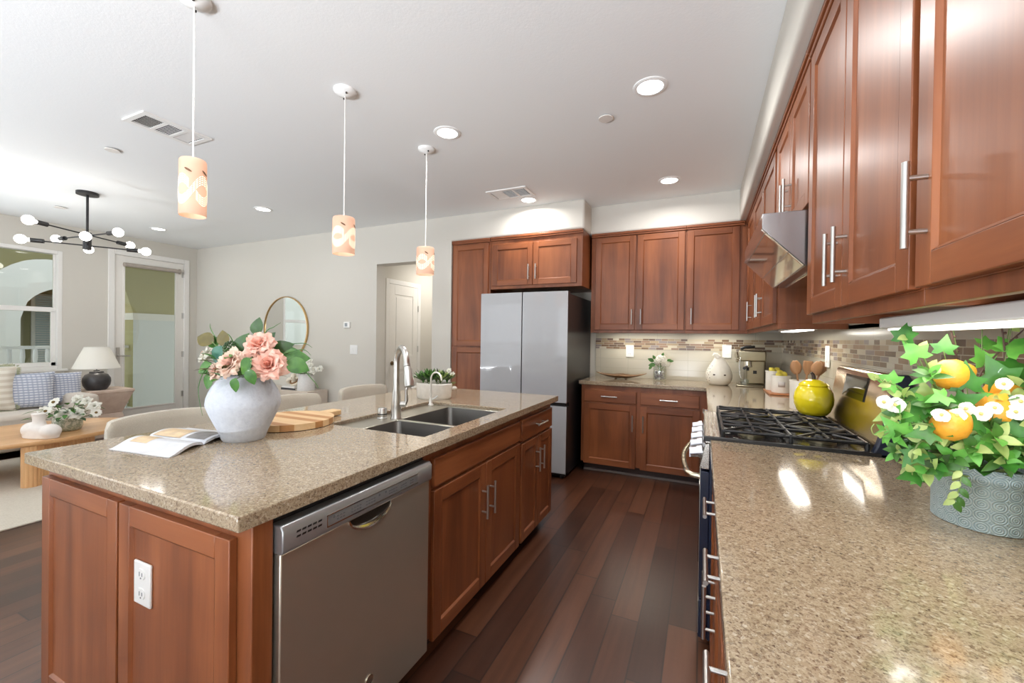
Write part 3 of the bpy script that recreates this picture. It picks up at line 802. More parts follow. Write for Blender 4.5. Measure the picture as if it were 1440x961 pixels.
# ------------------------------------------------------------------ wall cabinets, right wall
F = Face('-x', .356)
XB = XR - .012
t = thing('wall_cabinet', 'wall cabinet with two doors between the back corner and the range hood', 'cabinet', (.53, 3.4, UZ0))
b = MB(); b.box(.376, XB, 2.692, 4.375, UZ0 + .03, UZ1 - .003); b.box(.376, .396, 2.692, 4.375, UZ0, UZ0 + .031); b.box(.396, XB, 2.692, 2.712, UZ0, UZ0 + .031); b.build('body', WV, t, bevel=.002)
d = shaker(F, 2.745, 3.275, 1.433, 2.40, 'door', t); pull(F, 3.235, 1.575, d, .155)
d = shaker(F, 3.285, 3.815, 1.433, 2.40, 'door', t); pull(F, 3.325, 1.575, d, .155)
d = shaker(F, 3.835, 4.32, 1.433, 2.40, 'door', t); pull(F, 3.885, 1.575, d, .155)
crown(t, F, 2.692, 4.36)
t = thing('wall_cabinet', 'short wall cabinet with two doors directly above the range hood', 'cabinet', (.53, 2.3, 1.845))
b = MB(); b.box(.376, XB, 1.905, 2.690, 1.845, UZ1 - .003); b.build('body', WV, t, bevel=.002)
d = shaker(F, 1.915, 2.293, 1.862, 2.40, 'door', t); pull(F, 2.255, 2.0, d, .155)
d = shaker(F, 2.301, 2.680, 1.862, 2.40, 'door', t); pull(F, 2.342, 2.0, d, .155)
crown(t, F, 1.905, 2.690)
def open_bottom(mb, y0, y1):
    mb.box(.376, XB, y0, y1, UZ0 + .03, UZ1 - .003); mb.box(.376, .396, y0, y1, UZ0, UZ0 + .031)
    mb.box(.396, XB, y0, y0 + .018, UZ0, UZ0 + .031); mb.box(.396, XB, y1 - .018, y1, UZ0, UZ0 + .031)
t = thing('wall_cabinet', 'tall cherry wall cabinet with two doors on the near side of the hood', 'cabinet', (.53, 1.46, UZ0))
b = MB(); open_bottom(b, 1.03, 1.903); b.build('body', WV, t, bevel=.002)
d = shaker(F, 1.470, 1.897, 1.433, 2.40, 'door', t); pull(F, 1.513, 1.575, d, .155)
d = shaker(F, 1.043, 1.462, 1.433, 2.40, 'door', t); pull(F, 1.425, 1.575, d, .155)
crown(t, F, 1.03, 1.903)
t = thing('wall_cabinet', 'nearest wall cabinet above the ivy planter, its big door cut by the frame', 'cabinet', (.53, .75, UZ0))
b = MB(); open_bottom(b, .46, 1.028); b.build('body', WV, t, bevel=.002)
d = shaker(F, .50, 1.014, 1.433, 2.40, 'door', t); pull(F, .972, 1.577, d, .155)
crown(t, F, .46, 1.028)

# under-cabinet lights
UGLOW = glow('under_cabinet_lens', (1.0, .97, .90, 1), 1.7)
UBODY = plain('fixture_white', srgb(238, 238, 236), .4)
def under_light(label, x0, x1, y0, y1, z, power, h=.016):
    t = thing('under_cabinet_light', label, 'light', ((x0 + x1) / 2, (y0 + y1) / 2, z), 'under-cabinet lights')
    b = MB(); b.box(x0, x1, y0, y1, z, z + h); b.build('housing', UBODY, t, bevel=.004)
    b = MB(); b.box(x0 + .012, x1 - .012, y0 + .02, y1 - .02, z - .006, z + .001); b.build('lens', UGLOW, t, bevel=.003)
    area_light('tube_light', ((x0 + x1) / 2, (y0 + y1) / 2, z - .012), (0, 0, 0), x1 - x0 - .03, y1 - y0 - .05, power, (1.0, .95, .84), parent=t)
under_light('long white under-cabinet light above the ivy planter', .44, .56, .62, 1.46, 1.369, UNDER_POWER * 1.1, .03)
under_light('under-cabinet light beyond the hood above the white canisters', .47, .57, 2.75, 3.35, 1.400, UNDER_POWER * 1.3)
under_light('under-cabinet light on the back wall above the leaf shaped tray', -.95, -.25, 4.50, 4.58, 1.412, UNDER_POWER * 1.8)
under_light('under-cabinet light on the back wall above the white ceramic pot', -.10, .33, 4.50, 4.58, 1.412, UNDER_POWER * 1.2)

# ------------------------------------------------------------------ pantry, fridge cabinet, fridge
F = Face('-y', 4.10)
t = thing('pantry_cabinet', 'tall narrow cherry pantry cabinet left of the fridge', 'cabinet', (-2.42, 4.4, 0))
b = MB(); b.box(-2.668, -2.162, 4.118, YB - .002, 0, UZ1 - .003); b.build('body', WV, t, bevel=.002)
shaker(F, -2.643, -2.190, 1.235, 2.39, 'door', t); shaker(F, -2.643, -2.190, .10, 1.218, 'door', t)
crown(t, F, -2.666, -2.164, out=.004)
t = thing('wall_cabinet', 'cabinet with two short doors above the white fridge', 'cabinet', (-1.64, 4.4, 1.87))
b = MB(); b.box(-2.160, -1.118, 4.118, YB - .002, 1.87, UZ1 - .003); b.build('body', WV, t, bevel=.002)
d = shaker(F, -2.133, -1.657, 1.905, 2.358, 'door', t); pull(F, -1.694, 2.04, d, .16)
d = shaker(F, -1.649, -1.176, 1.905, 2.358, 'door', t); pull(F, -1.612, 2.04, d, .16)
crown(t, F, -2.158, -1.116, out=.004)

t = thing('refrigerator', 'white glass four-door fridge with black sides', 'refrigerator', (-1.615, 4.2, 0))
FSIDE = plain('fridge_black_side', srgb(36, 35, 36), .32, .3, vary=.06)
b = MB(); b.box(-2.072, -1.158, 3.845, 4.66, .03, 1.765); b.build('body', FSIDE, t, bevel=.006)
FGLASS = plain('white_glass_front', srgb(172, 174, 178), .06, vary=.005, coat=.6)
FEDGE = plain('door_edge_black', srgb(30, 30, 32), .35)
for nm, x0, x1, z0, z1 in [('upper_door', -2.078, -1.623, .725, 1.782), ('upper_door', -1.613, -1.152, .725, 1.782), ('lower_door', -2.078, -1.623, .055, .690), ('lower_door', -1.613, -1.152, .055, .690)]:
    b = MB(); b.box(x0, x1, 3.752, 3.762, z0, z1); d = b.build(nm, FGLASS, t, bevel=.002)
    b = MB(); b.box(x0 + .001, x1 - .001, 3.762, 3.838, z0 + .001, z1 - .001); b.build('door_edge', FEDGE, d, bevel=.002)
b = MB(); b.box(-2.06, -1.17, 3.79, 3.85, .688, .727); b.build('handle_recess', BLACK, t)
b = MB()
for x in (-2.02, -1.21): b.cyl((x, 3.82, .0), (x, 3.82, .04), .022, 14); b.cyl((x, 4.58, .0), (x, 4.58, .04), .022, 14)
b.box(-2.06, -1.17, 3.80, 3.83, .02, .05)
b.build('foot', BLACK, t)
b = MB(); b.box(-2.05, -1.97, 3.83, 3.93, 1.765, 1.785); b.box(-1.26, -1.18, 3.83, 3.93, 1.765, 1.785); b.build('hinge_cover', FSIDE, t, bevel=.005)

# ------------------------------------------------------------------ range hood
t = thing('range_hood', 'slanted stainless steel range hood over the gas range', 'range hood', (.45, 2.3, 1.6))
prof = [(.208, 1.840), (.208, 1.778), (.353, 1.624), (.686, 1.624), (.686, 1.840)]
b = MB(); b.prism(prof, 'y', 1.922, 2.680); b.build('canopy', plain('hood_steel', srgb(164, 162, 164), .2, 1.0, vary=.02), t, bevel=.003)
def slope(u0, u1, y0, y1, off):
    x0, z0 = .208 + (.353 - .208) * u0, 1.778 + (1.624 - 1.778) * u0
    x1, z1 = .208 + (.353 - .208) * u1, 1.778 + (1.624 - 1.778) * u1
    nx, nz = -.728 * off, -.686 * off
    return [(x0 + nx, y0, z0 + nz), (x0 + nx, y1, z0 + nz), (x1 + nx, y1, z1 + nz), (x1 + nx, y0, z1 + nz)]
MIR = plain('mirror_polished_steel', srgb(214, 204, 180), .05, 1.0)
for (u0, u1) in ((.10, .62), (.64, .97)):
    b = MB(); p = slope(u0, u1, 1.93, 2.672, .005); q = slope(u0, u1, 1.93, 2.672, .0)
    b.add(p + q, [(0, 1, 2, 3), (7, 6, 5, 4), (0, 4, 5, 1), (1, 5, 6, 2), (2, 6, 7, 3), (3, 7, 4, 0)]); b.build('mirror_panel', MIR, t)
b = MB(); b.box(.40, .66, 1.96, 2.65, 1.616, 1.6245); b.build('grease_filter', MIR, t, bevel=.002)
b = MB(); p = slope(0, .08, 1.925, 2.677, .004); q = slope(0, .08, 1.925, 2.677, -.002)
b.add(p + q, [(0, 1, 2, 3), (7, 6, 5, 4), (0, 4, 5, 1), (1, 5, 6, 2), (2, 6, 7, 3), (3, 7, 4, 0)]); b.build('front_lip', CHROME, t)

# ------------------------------------------------------------------ gas range
RY0, RY1 = 1.938, 2.686
t = thing('gas_range', 'stainless gas range with black grates and navy black side', 'range', (.35, 2.31, 0))
NAVY = plain('range_side_enamel', srgb(24, 32, 52), .3, vary=.05)
b = MB(); b.box(.035, .672, RY0, RY1, .06, .895); b.build('body', NAVY, t, bevel=.004)
b = MB(); b.box(.09, .66, RY0 + .02, RY1 - .02, 0, .06); b.build('plinth', BLACK, t)
b = MB(); b.box(.0, .035, RY0 + .002, RY1 - .002, .235, .775); od = b.build('oven_door', NAVY, t, bevel=.003)
b = MB(); b.box(-.002, .003, RY0 + .012, RY1 - .012, .245, .765); b.build('door_skin', STEELZ, od, bevel=.001)
b = MB(); b.box(-.0045, .0005, RY0 + .10, RY1 - .10, .34, .66); b.build('oven_window', plain('oven_glass', srgb(20, 20, 24), .06), od)
b = MB()
b.tube([(.003, RY0 + .06, .735), (-.035, RY0 + .06, .738), (-.052, RY0 + .075, .74)] + [(-.052 - .028 * sin(pi * i / 12), RY0 + .075 + (RY1 - RY0 - .15) * i / 12, .74) for i in range(1, 12)] + [(-.052, RY1 - .075, .74), (-.035, RY1 - .06, .738), (.003, RY1 - .06, .735)], .0125, 12)
b.build('door_handle', plain('warm_nickel', srgb(206, 198, 176), .22, 1.0), od)
b = MB(); b.box(.0, .035, RY0 + .002, RY1 - .002, .065, .225); wd = b.build('warming_drawer', NAVY, t, bevel=.003)
b = MB(); b.box(-.002, .003, RY0 + .012, RY1 - .012, .075, .215); b.build('drawer_skin', STEELZ, wd, bevel=.001)
b = MB(); b.prism([(.035, .785), (.004, .785), (-.004, .80), (.018, .893), (.035, .897)], 'y', RY0, RY1); cpn = b.build('control_panel', STEEL, t, bevel=.003)
KN = plain('knob_chrome', srgb(196, 197, 202), .25, .9)
for k in range(5):
    y = RY0 + .065 + k * (RY1 - RY0 - .13) / 4
    b = MB(); b.cyl((.008, y, .846), (-.012, y, .842), .027, 20); b.cyl((-.012, y, .842), (-.042, y, .836), .0225, 20); b.box(-.046, -.040, y - .003, y + .003, .815, .857)
    b.build('knob', KN, cpn)
b = MB(); b.box(.012, .60, RY0 - .004, RY1 + .004, .895, .918); ct = b.build('cooktop', STEEL, t, bevel=.006)
b = MB(); b.box(.075, .575, RY0 + .02, RY1 - .02, .9175, .921); b.build('burner_tray', plain('black_enamel', srgb(20, 20, 22), .15), ct, bevel=.002)
b = MB(); b.box(.012, .60, RY0 - .006, RY0 + .012, .905, .927); b.build('side_trim', BLACK, ct, bevel=.003)
burners = [(.20, RY0 + .15), (.20, RY1 - .15), (.45, RY0 + .15), (.45, RY1 - .15), (.325, (RY0 + RY1) / 2)]
for i, (bx_, by_) in enumerate(burners):
    b = MB(); b.lathe([(.052, 0), (.052, .008), (.040, .012), (.040, .016), (0, .018)], (bx_, by_, .921), 24)
    bo = b.build('burner', plain('burner_alloy', srgb(150, 140, 116), .3, .9), t)
    b = MB(); b.lathe([(.036, 0), (.038, .004), (.034, .010), (0, .011)], (bx_, by_, .9385), 24); b.build('burner_cap', IRON, bo)
# three cast iron grates
def grate(y0, y1):
    mb = MB(); x0, x1 = .085, .565; zb, zt = .938, .958; h = .0065
    def bar(p, q, r=h):
        mb.tube([p, q], r, 6)
    for x in (x0, x1): bar((x, y0, zt - .006), (x, y1, zt - .006))
    for y in (y0, y1): bar((x0, y, zt - .006), (x1, y, zt - .006))
    yc = (y0 + y1) / 2; xc = (x0 + x1) / 2
    bar((x0, yc, zt), (x1, yc, zt)); bar((xc, y0, zt - .002), (xc, y1, zt - .002))
    for cx in (.20, .45):
        for sx_ in (-1, 1):
            for sy_ in (-1, 1):
                bar((cx + sx_ * .03, yc + sy_ * .025, zt), (cx + sx_ * .105, y0 if sy_ < 0 else y1, zt - .002), .0055)
        bar((cx, y0, zt - .002), (cx, yc - .02, zt), .0055); bar((cx, yc + .02, zt), (cx, y1, zt - .002), .0055)
    for x in (x0, xc, x1):
        for y in (y0, y1): mb.tube([(x, y, .9205), (x, y, zt - .004)], .008, 6)
    return mb.build('grate', IRON, t)
g3 = (RY1 - RY0 - .04) / 3
for k in range(3): grate(RY0 + .024 + k * g3, RY0 + .016 + (k + 1) * g3)
# slanted backguard with display
b = MB()
pr = [(.575, .918), (.590, .952), (.612, 1.03), (.640, 1.195), (.652, 1.212), (.674, 1.214), (.684, 1.19), (.684, .918)]
b.prism(pr, 'y', RY0 + .03, RY1 - .004); bgd = b.build('backguard', brushed('backguard_steel', srgb(196, 176, 146), 'y', .2), t, bevel=.006, seg=3)
b = MB(); b.prism([(p[0] - (.004 if p[0] < .66 else 0), p[1] + (.003 if p[1] > 1.1 else 0)) for p in pr], 'y', RY0 - .002, RY0 + .03); b.build('end_cap', NAVY, bgd, bevel=.006)
def bgp(y, s): return (.6115 + (.640 - .612) * s, y, 1.03 + .165 * s)
b = MB(); a_ = [bgp(2.49, .30), bgp(2.21, .30), bgp(2.21, .92), bgp(2.49, .92)]; c_ = [(p[0] - .004, p[1], p[2] + .001) for p in a_]
b.add(a_ + c_, [(4, 5, 6, 7), (0, 1, 5, 4), (1, 2, 6, 5), (2, 3, 7, 6), (3, 0, 4, 7)]); b.build('display', plain('display_glass', srgb(24, 22, 20), .06), bgd)
IVY_SPOTS = [
    ((0.434, 1.278, 1.354), 0.062, 0.3, 1),
    ((0.449, 1.273, 1.311), 0.066, 1.0, 0),
    ((0.483, 1.288, 1.258), 0.062, 2.0, 1),
    ((0.391, 1.235, 1.243), 0.06, 1.4, 0),
    ((0.388, 1.222, 1.165), 0.055, 2.2, 2),
    ((0.395, 1.203, 1.137), 0.064, 0.8, 0),
    ((0.426, 1.206, 1.078), 0.055, 2.6, 1),
    ((0.431, 1.219, 1.034), 0.058, 0.2, 1),
    ((0.426, 1.218, 1.179), 0.075, 1.2, 1),
    ((0.529, 1.343, 1.325), 0.055, 0.5, 1),
    ((0.556, 1.356, 1.394), 0.055, 2.9, 1),
    ((0.597, 1.353, 1.405), 0.055, 0.9, 0),
    ((0.639, 1.351, 1.417), 0.07, 1.8, 0),
    ((0.659, 1.37, 1.384), 0.06, 0.4, 2),
    ((0.619, 1.363, 1.33), 0.06, 2.4, 0),
    ((0.601, 1.354, 1.299), 0.058, 1.1, 0),
    ((0.649, 1.343, 1.327), 0.08, 0.1, 0),
    ((0.503, 1.242, 1.195), 0.06, 1.6, 1),
    ((0.529, 1.243, 1.206), 0.06, 2.8, 1),
    ((0.604, 1.3, 1.263), 0.085, 1.3, 1),
    ((0.531, 1.255, 1.252), 0.075, 0.7, 1),
    ((0.44, 1.191, 1.135), 0.06, 1.9, 1),
    ((0.47, 1.205, 1.213), 0.05, 2.3, 0),
    ((0.65, 1.332, 1.274), 0.08, 2.7, 1),
    ((0.463, 1.257, 1.222), 0.05, 0.6, 2),
    ((0.526, 1.208, 1.171), 0.065, 1.5, 1),
    ((0.594, 1.229, 1.159), 0.07, 0.2, 1),
]
FRUIT_SPOTS = [
    ((0.518, 1.283, 1.26), 0.036, 0.4),
    ((0.586, 1.269, 1.182), 0.04, 1.2),
    ((0.626, 1.321, 1.216), 0.038, 2.2),
    ((0.491, 1.214, 1.154), 0.034, 0.9),
]
BLOSSOM_SPOTS = [
    ((0.464, 1.185, 1.178), 0.03),
    ((0.493, 1.193, 1.179), 0.028),
    ((0.514, 1.209, 1.193), 0.026),
    ((0.536, 1.208, 1.184), 0.03),
    ((0.554, 1.205, 1.198), 0.026),
    ((0.596, 1.224, 1.19), 0.032),
    ((0.399, 1.216, 1.19), 0.034),
    ((0.38, 1.219, 1.195), 0.03),
    ((0.595, 1.263, 1.245), 0.026),
    ((0.607, 1.235, 1.211), 0.03),
]
VINES = [
    [(0.543, 1.314, 1.071), (0.503, 1.297, 1.203), (0.471, 1.283, 1.294), (0.434, 1.278, 1.352)],
    [(0.524, 1.284, 1.076), (0.459, 1.244, 1.175), (0.409, 1.238, 1.229), (0.366, 1.224, 1.247)],
    [(0.513, 1.257, 1.082), (0.445, 1.204, 1.117), (0.425, 1.2, 1.084), (0.429, 1.212, 1.037)],
    [(0.571, 1.338, 1.069), (0.568, 1.36, 1.235), (0.561, 1.357, 1.277), (0.547, 1.352, 1.346), (0.538, 1.348, 1.376)],
    [(0.609, 1.356, 1.069), (0.59, 1.348, 1.227), (0.616, 1.35, 1.297), (0.668, 1.352, 1.366)],
    [(0.626, 1.352, 1.072), (0.634, 1.347, 1.273), (0.632, 1.346, 1.338), (0.622, 1.342, 1.399)],
    [(0.519, 1.27, 1.079), (0.454, 1.197, 1.151), (0.411, 1.21, 1.144), (0.369, 1.202, 1.117)],
]
SPRIG = [(0.508, 1.21, 1.085), (0.503, 1.197, 1.058), (0.495, 1.187, 1.022), (0.487, 1.184, 0.999)]
PEONIES = [
    ((-1.553, 1.047, 1.278), 0.052, 0),
    ((-1.489, 1.043, 1.204), 0.058, 0),
    ((-1.616, 0.985, 1.21), 0.05, 1),
    ((-1.701, 0.978, 1.174), 0.03, 1),
    ((-1.47, 1.085, 1.199), 0.026, 0),
    ((-1.843, 1.024, 1.228), 0.034, 2),
]
BOUQUET_LEAVES = [
    ((-1.66, 1.109, 1.356), 0.062, 90, 1),
    ((-1.803, 0.999, 1.307), 0.066, 160, 2),
    ((-1.719, 0.993, 1.255), 0.066, 240, 3),
    ((-1.782, 0.985, 1.198), 0.06, 200, 0),
    ((-1.728, 0.966, 1.152), 0.055, 240, 0),
    ((-1.527, 0.982, 1.219), 0.062, 230, 0),
    ((-1.618, 1.017, 1.288), 0.07, 70, 1),
    ((-1.461, 1.111, 1.237), 0.09, 10, 0),
    ((-1.526, 1.104, 1.272), 0.08, 30, 1),
    ((-1.741, 1.027, 1.308), 0.055, 110, 2),
    ((-1.503, 0.982, 1.181), 0.05, 280, 0),
    ((-1.425, 1.105, 1.216), 0.07, 340, 0),
    ((-1.584, 1.099, 1.304), 0.06, 60, 1),
    ((-1.799, 1.023, 1.295), 0.05, 120, 0),
    ((-1.555, 1.156, 1.255), 0.07, 20, 0),
    ((-1.554, 0.958, 1.149), 0.045, 260, 0),
]
BLADES = [
    [(-1.659, 1.064, 1.19), (-1.544, 1.117, 1.277), (-1.454, 1.159, 1.298), (-1.418, 1.175, 1.281)],
    [(-1.619, 1.038, 1.193), (-1.494, 1.096, 1.25), (-1.419, 1.131, 1.274), (-1.388, 1.145, 1.252)],
    [(-1.657, 1.021, 1.192), (-1.724, 0.968, 1.206), (-1.763, 0.95, 1.124), (-1.746, 0.956, 1.014)],
    [(-1.666, 1.083, 1.188), (-1.63, 1.122, 1.333), (-1.596, 1.138, 1.362), (-1.589, 1.164, 1.381)],
    [(-1.685, 1.052, 1.189), (-1.799, 1.023, 1.33), (-1.813, 1.017, 1.373)],
    [(-1.627, 1.057, 1.191), (-1.456, 1.113, 1.223), (-1.379, 1.148, 1.155), (-1.359, 1.157, 1.125)],
    [(-1.713, 1.083, 1.186), (-1.754, 1.065, 1.316), (-1.794, 1.047, 1.339)],
]
BERRIES = [
    ((-1.653, 1.001, 1.282), 0.02),
]

# ------------------------------------------------------------------ ceiling fixtures
CANGLOW = glow('recessed_lens', (1.0, .98, .95, 1), 5.0)
def can(x, y, label, k=1.0):
    t = thing('recessed_light', label, 'ceiling light', (x, y, ZC), 'recessed ceiling lights')
    b = MB(); b.lathe([(.092, 0), (.092, -.004), (.082, -.009), (.070, -.007), (.068, -.0005)], (x, y, ZC), 32, cap=False); b.build('trim_ring', WHITE, t)
    b = MB(); b.lathe([(.0, -.004), (.068, -.004), (.070, -.001)], (x, y, ZC), 32, cap=False); b.build('lens', CANGLOW, t)
    area_light('can_light', (x, y, ZC - .014), (0, 0, 0), .13, .13, CAN_POWER * k, (1.0, .985, .96), 'DISK', t, 165)
can(-.287, 2.42, 'biggest lit recessed ceiling light, above the aisle near the range hood')
can(-.289, 3.90, 'recessed ceiling light in front of the back wall cabinets, right of the soffit corner')
can(-1.62, 2.415, 'recessed ceiling light between the middle and farthest pendant lamps')
can(-1.63, 3.905, 'recessed ceiling light touching the small vent above the fridge')
can(-4.496, 3.065, 'recessed ceiling light between the nearest pendant and the mirror wall', .4)
can(-6.689, 3.10, 'small recessed ceiling light right of the chandelier near the patio door', .3)
for x_ in (-.288, -1.625):
    for y_ in (.94, -.54): can(x_, y_, 'recessed ceiling light overhead, beyond the top edge of the picture', .6 if y_ > 0 else .08)
def cap(x, y, r, label):
    t = thing('sprinkler_cap', label, 'sprinkler cover', (x, y, ZC), 'concealed sprinkler caps')
    b = MB(); b.lathe([(r, -.012), (0, -.013)], (x, y, ZC), 28); b.lathe([(r, -.012), (r, -.006)], (x, y, ZC), 28, cap=False); b.build('cover_disc', plain('cap_cream', srgb(226, 222, 216), .5), t)
    b = MB(); b.lathe([(r * .82, 0), (r * .82, -.0065)], (x, y, ZC), 24, cap=False); b.build('gap_ring', plain('cap_gap', srgb(120, 116, 110), .8), t)
cap(-.58, 2.644, .045, 'round ceiling cap below the biggest recessed light')
cap(-4.143, 1.62, .045, 'round ceiling cap left of the long air vent')
cap(-6.60, 2.13, .05, 'round ceiling cap above the chandelier bulbs at left')
# vents
t = thing('air_vent', 'long white ceiling air vent with three sections behind the nearest pendant', 'air vent', (-3.37, 1.62, ZC))
b = MB(); x0, x1, y0, y1 = -3.50, -3.235, 1.415, 1.82
b.box(x0, x1, y0, y0 + .03, ZC - .010, ZC); b.box(x0, x1, y1 - .03, y1, ZC - .010, ZC); b.box(x0, x0 + .04, y0 + .03, y1 - .03, ZC - .010, ZC); b.box(x1 - .04, x1, y0 + .03, y1 - .03, ZC - .010, ZC)
for k in (1, 2):
    y = y0 + .03 + k * (y1 - y0 - .06) / 3; b.box(x0 + .04, x1 - .04, y - .010, y + .010, ZC - .010, ZC)
b.build('frame', VENTWHITE, t)
b = MB(); b.box(x0 + .03, x1 - .03, y0 + .02, y1 - .02, ZC - .002, ZC - .0005); b.build('duct_back', DARKGREY, t)
for sct in range(3):
    b = MB(); ya = y0 + .04 + sct * (y1 - y0 - .06) / 3; yb = ya + (y1 - y0 - .06) / 3 - .02
    n = 8
    for k in range(n):
        if sct == 1:
            y = ya + (yb - ya) * (k + .5) / n
            b.prism([(y - .006, ZC - .009), (y - .004, ZC - .010), (y + .004, ZC - .003), (y + .002, ZC - .002)], 'x', x0 + .04, x1 - .04)
        else:
            x = x0 + .045 + (x1 - x0 - .09) * (k + .5) / n; k_ = -1 if sct == 0 else 1
            b.prism([(x - .006 * k_, ZC - .009), (x - .004 * k_, ZC - .010), (x + .004 * k_, ZC - .003), (x + .002 * k_, ZC - .002)], 'y', ya, yb)
    b.build('louver', VENTWHITE, t)
t = thing('air_vent', 'small white ceiling air vent above the fridge', 'air vent', (-1.71, 3.66, ZC))
b = MB(); x0, x1, y0, y1 = -1.925, -1.51, 3.535, 3.795
b.box(x0, x1, y0, y0 + .035, ZC - .010, ZC); b.box(x0, x1, y1 - .035, y1, ZC - .010, ZC); b.box(x0, x0 + .03, y0 + .035, y1 - .035, ZC - .010, ZC); b.box(x1 - .03, x1, y0 + .035, y1 - .035, ZC - .010, ZC)
for k in (1, 2):
    x = x0 + .03 + k * (x1 - x0 - .06) / 3; b.box(x - .010, x + .010, y0 + .035, y1 - .035, ZC - .010, ZC)
b.build('frame', VENTWHITE, t)
b = MB(); b.box(x0 + .02, x1 - .02, y0 + .03, y1 - .03, ZC - .002, ZC - .0005); b.build('duct_back', DARKGREY, t)
for sct in range(3):
    b = MB(); xa = x0 + .04 + sct * (x1 - x0 - .06) / 3; xb = xa + (x1 - x0 - .06) / 3 - .02
    for k in range(8):
        y = y0 + .04 + (y1 - y0 - .08) * (k + .5) / 8
        if sct == 0: b.box(xa, xb, y - .011, y + .011, ZC - .009, ZC - .004)
        else: b.prism([(y - .004, ZC - .009), (y - .002, ZC - .010), (y + .004, ZC - .003), (y + .002, ZC - .002)], 'x', xa, xb)
    b.build('louver', VENTWHITE, t)

# ------------------------------------------------------------------ pendants
def shade_mat():
    m = NT('warm_porcelain_shade'); v = m.coord()
    nz = m.noise(v, 9, 2)
    col = m.ramp(nz, [(.3, srgb(206, 178, 160)), (.7, srgb(216, 192, 176))])
    df = m.n('ShaderNodeBsdfDiffuse', {0: col}); tr = m.n('ShaderNodeBsdfTranslucent', {0: col}); em = m.n('ShaderNodeEmission', {0: srgb(255, 206, 170), 1: .12})
    mx = m.n('ShaderNodeMixShader', {0: .4}); ad = m.n('ShaderNodeAddShader')
    m.t.links.new(df.outputs[0], mx.inputs[1]); m.t.links.new(tr.outputs[0], mx.inputs[2])
    m.mat.cycles.emission_sampling = 'NONE'
    m.t.links.new(mx.outputs[0], ad.inputs[0]); m.t.links.new(em.outputs[0], ad.inputs[1]); m.t.links.new(ad.outputs[0], m.out.inputs[0])
    return m.mat
SHADE = shade_mat()
PIERCE = glow('pierced_light', (1.0, .88, .62, 1), .72)
BULB = glow('lit_bulb', (1.0, .95, .88, 1), 6.0)
PBULB = glow('pendant_bulb', (1.0, .90, .74, 1), 4.0)
CORD = plain('white_cord', srgb(232, 230, 226), .5)
def pendant(x, y, z0, z1, r, label):
    t = thing('pendant_lamp', label, 'pendant lamp', (x, y, ZC), 'pendant lamps over the island')
    b = MB(); b.lathe([(.062, 0), (.062, -.010), (.056, -.018), (.018, -.034), (0, -.036)], (x, y, ZC), 32); cn = b.build('canopy', WHITE, t)
    b = MB(); b.cyl((x + .03, y - .02, ZC - .026), (x + .03, y - .02, ZC - .034), .005, 10); b.cyl((x - .03, y + .02, ZC - .026), (x - .03, y + .02, ZC - .034), .005, 10); b.build('screw', BLACK, cn)
    b = MB(); b.cyl((x, y, ZC - .03), (x, y, z1 - .02), .0032, 8); b.build('cord', CORD, t)
    b = MB(); sx = .93; h = z1 - z0
    prof = [(r * .98, 0), (r, .006), (r, h - .02), (r * .985, h - .005), (r * .93, h), (.03, h + .003), (.03, h - .003), (r * .90, h - .006), (r * .955, h - .02), (r * .955, .004), (r * .98, 0)]
    b.lathe(prof, (x, y, z0), 40, cap=False, sy=sx); so = b.build('lamp_shade', SHADE, t)
    b = MB()
    def onshade(a, z, rr=.0018): return (x + (r + rr) * cos(a), y + (r + rr) * sin(a) * sx, z)
    a0 = -.55; nrow = 5
    for sgn in (1, -1):
        for row in range(nrow):
            for k in range(30):
                a = a0 + 2 * pi * (k + .5) / 30 - pi
                if sgn < 0 and abs(sin(2 * (a - a0))) < .38: continue
                zf = lambda q: z0 + h * (.43 + .19 * sgn * sin(2 * (q - a0))) + (row - (nrow - 1) / 2) * .0085
                da = .075; th = .0017
                b.add([onshade(a - da, zf(a - da) - th), onshade(a + da, zf(a + da) - th), onshade(a + da, zf(a + da) + th), onshade(a - da, zf(a - da) + th)], [(0, 1, 2, 3)])
    b.build('pierced_pattern', PIERCE, so)
    b = MB()
    for a in (a0 - .30, a0 + .95, a0 + 2.6):
        pts = []
        for k in range(10):
            w_ = 2 * pi * k / 10
            du, dv = .016 * cos(w_), .0045 * sin(w_)
            pts.append(onshade(a + (du * .85 + dv * .5) / r, z0 + h * .76 + (-du * .5 + dv * .85), .0022))
        b.add(pts, [tuple(range(10))])
    b.build('leaf_mark', plain('leaf_cutout', srgb(104, 76, 52), .7), so)
    b = MB(); b.ball((x, y, z0 + h * .42), .032, 16, 10); b.cyl((x, y, z0 + h * .42 + .03), (x, y, z1 + .002), .016, 12); b.build('bulb', PBULB, t)
    d = bpy.data.lights.new('pendant_light', 'POINT'); d.energy = .15; d.color = (1.0, .86, .66); d.shadow_soft_size = .03
    o = bpy.data.objects.new('pendant_light', d); COL.objects.link(o); o.location = (x, y, z0 + h * .42 - .045); o.parent = t; o.matrix_parent_inverse = Matrix.Translation(-t.location)
pendant(-1.962, 1.03, 1.826, 2.060, .051, 'nearest and largest pendant lamp, above the flower vase')
pendant(-1.888, 1.77, 1.800, 2.010, .063, 'middle pendant lamp of the row over the island')
pendant(-1.900, 2.56, 1.797, 2.000, .067, 'farthest and smallest pendant lamp, in front of the hall doorway')

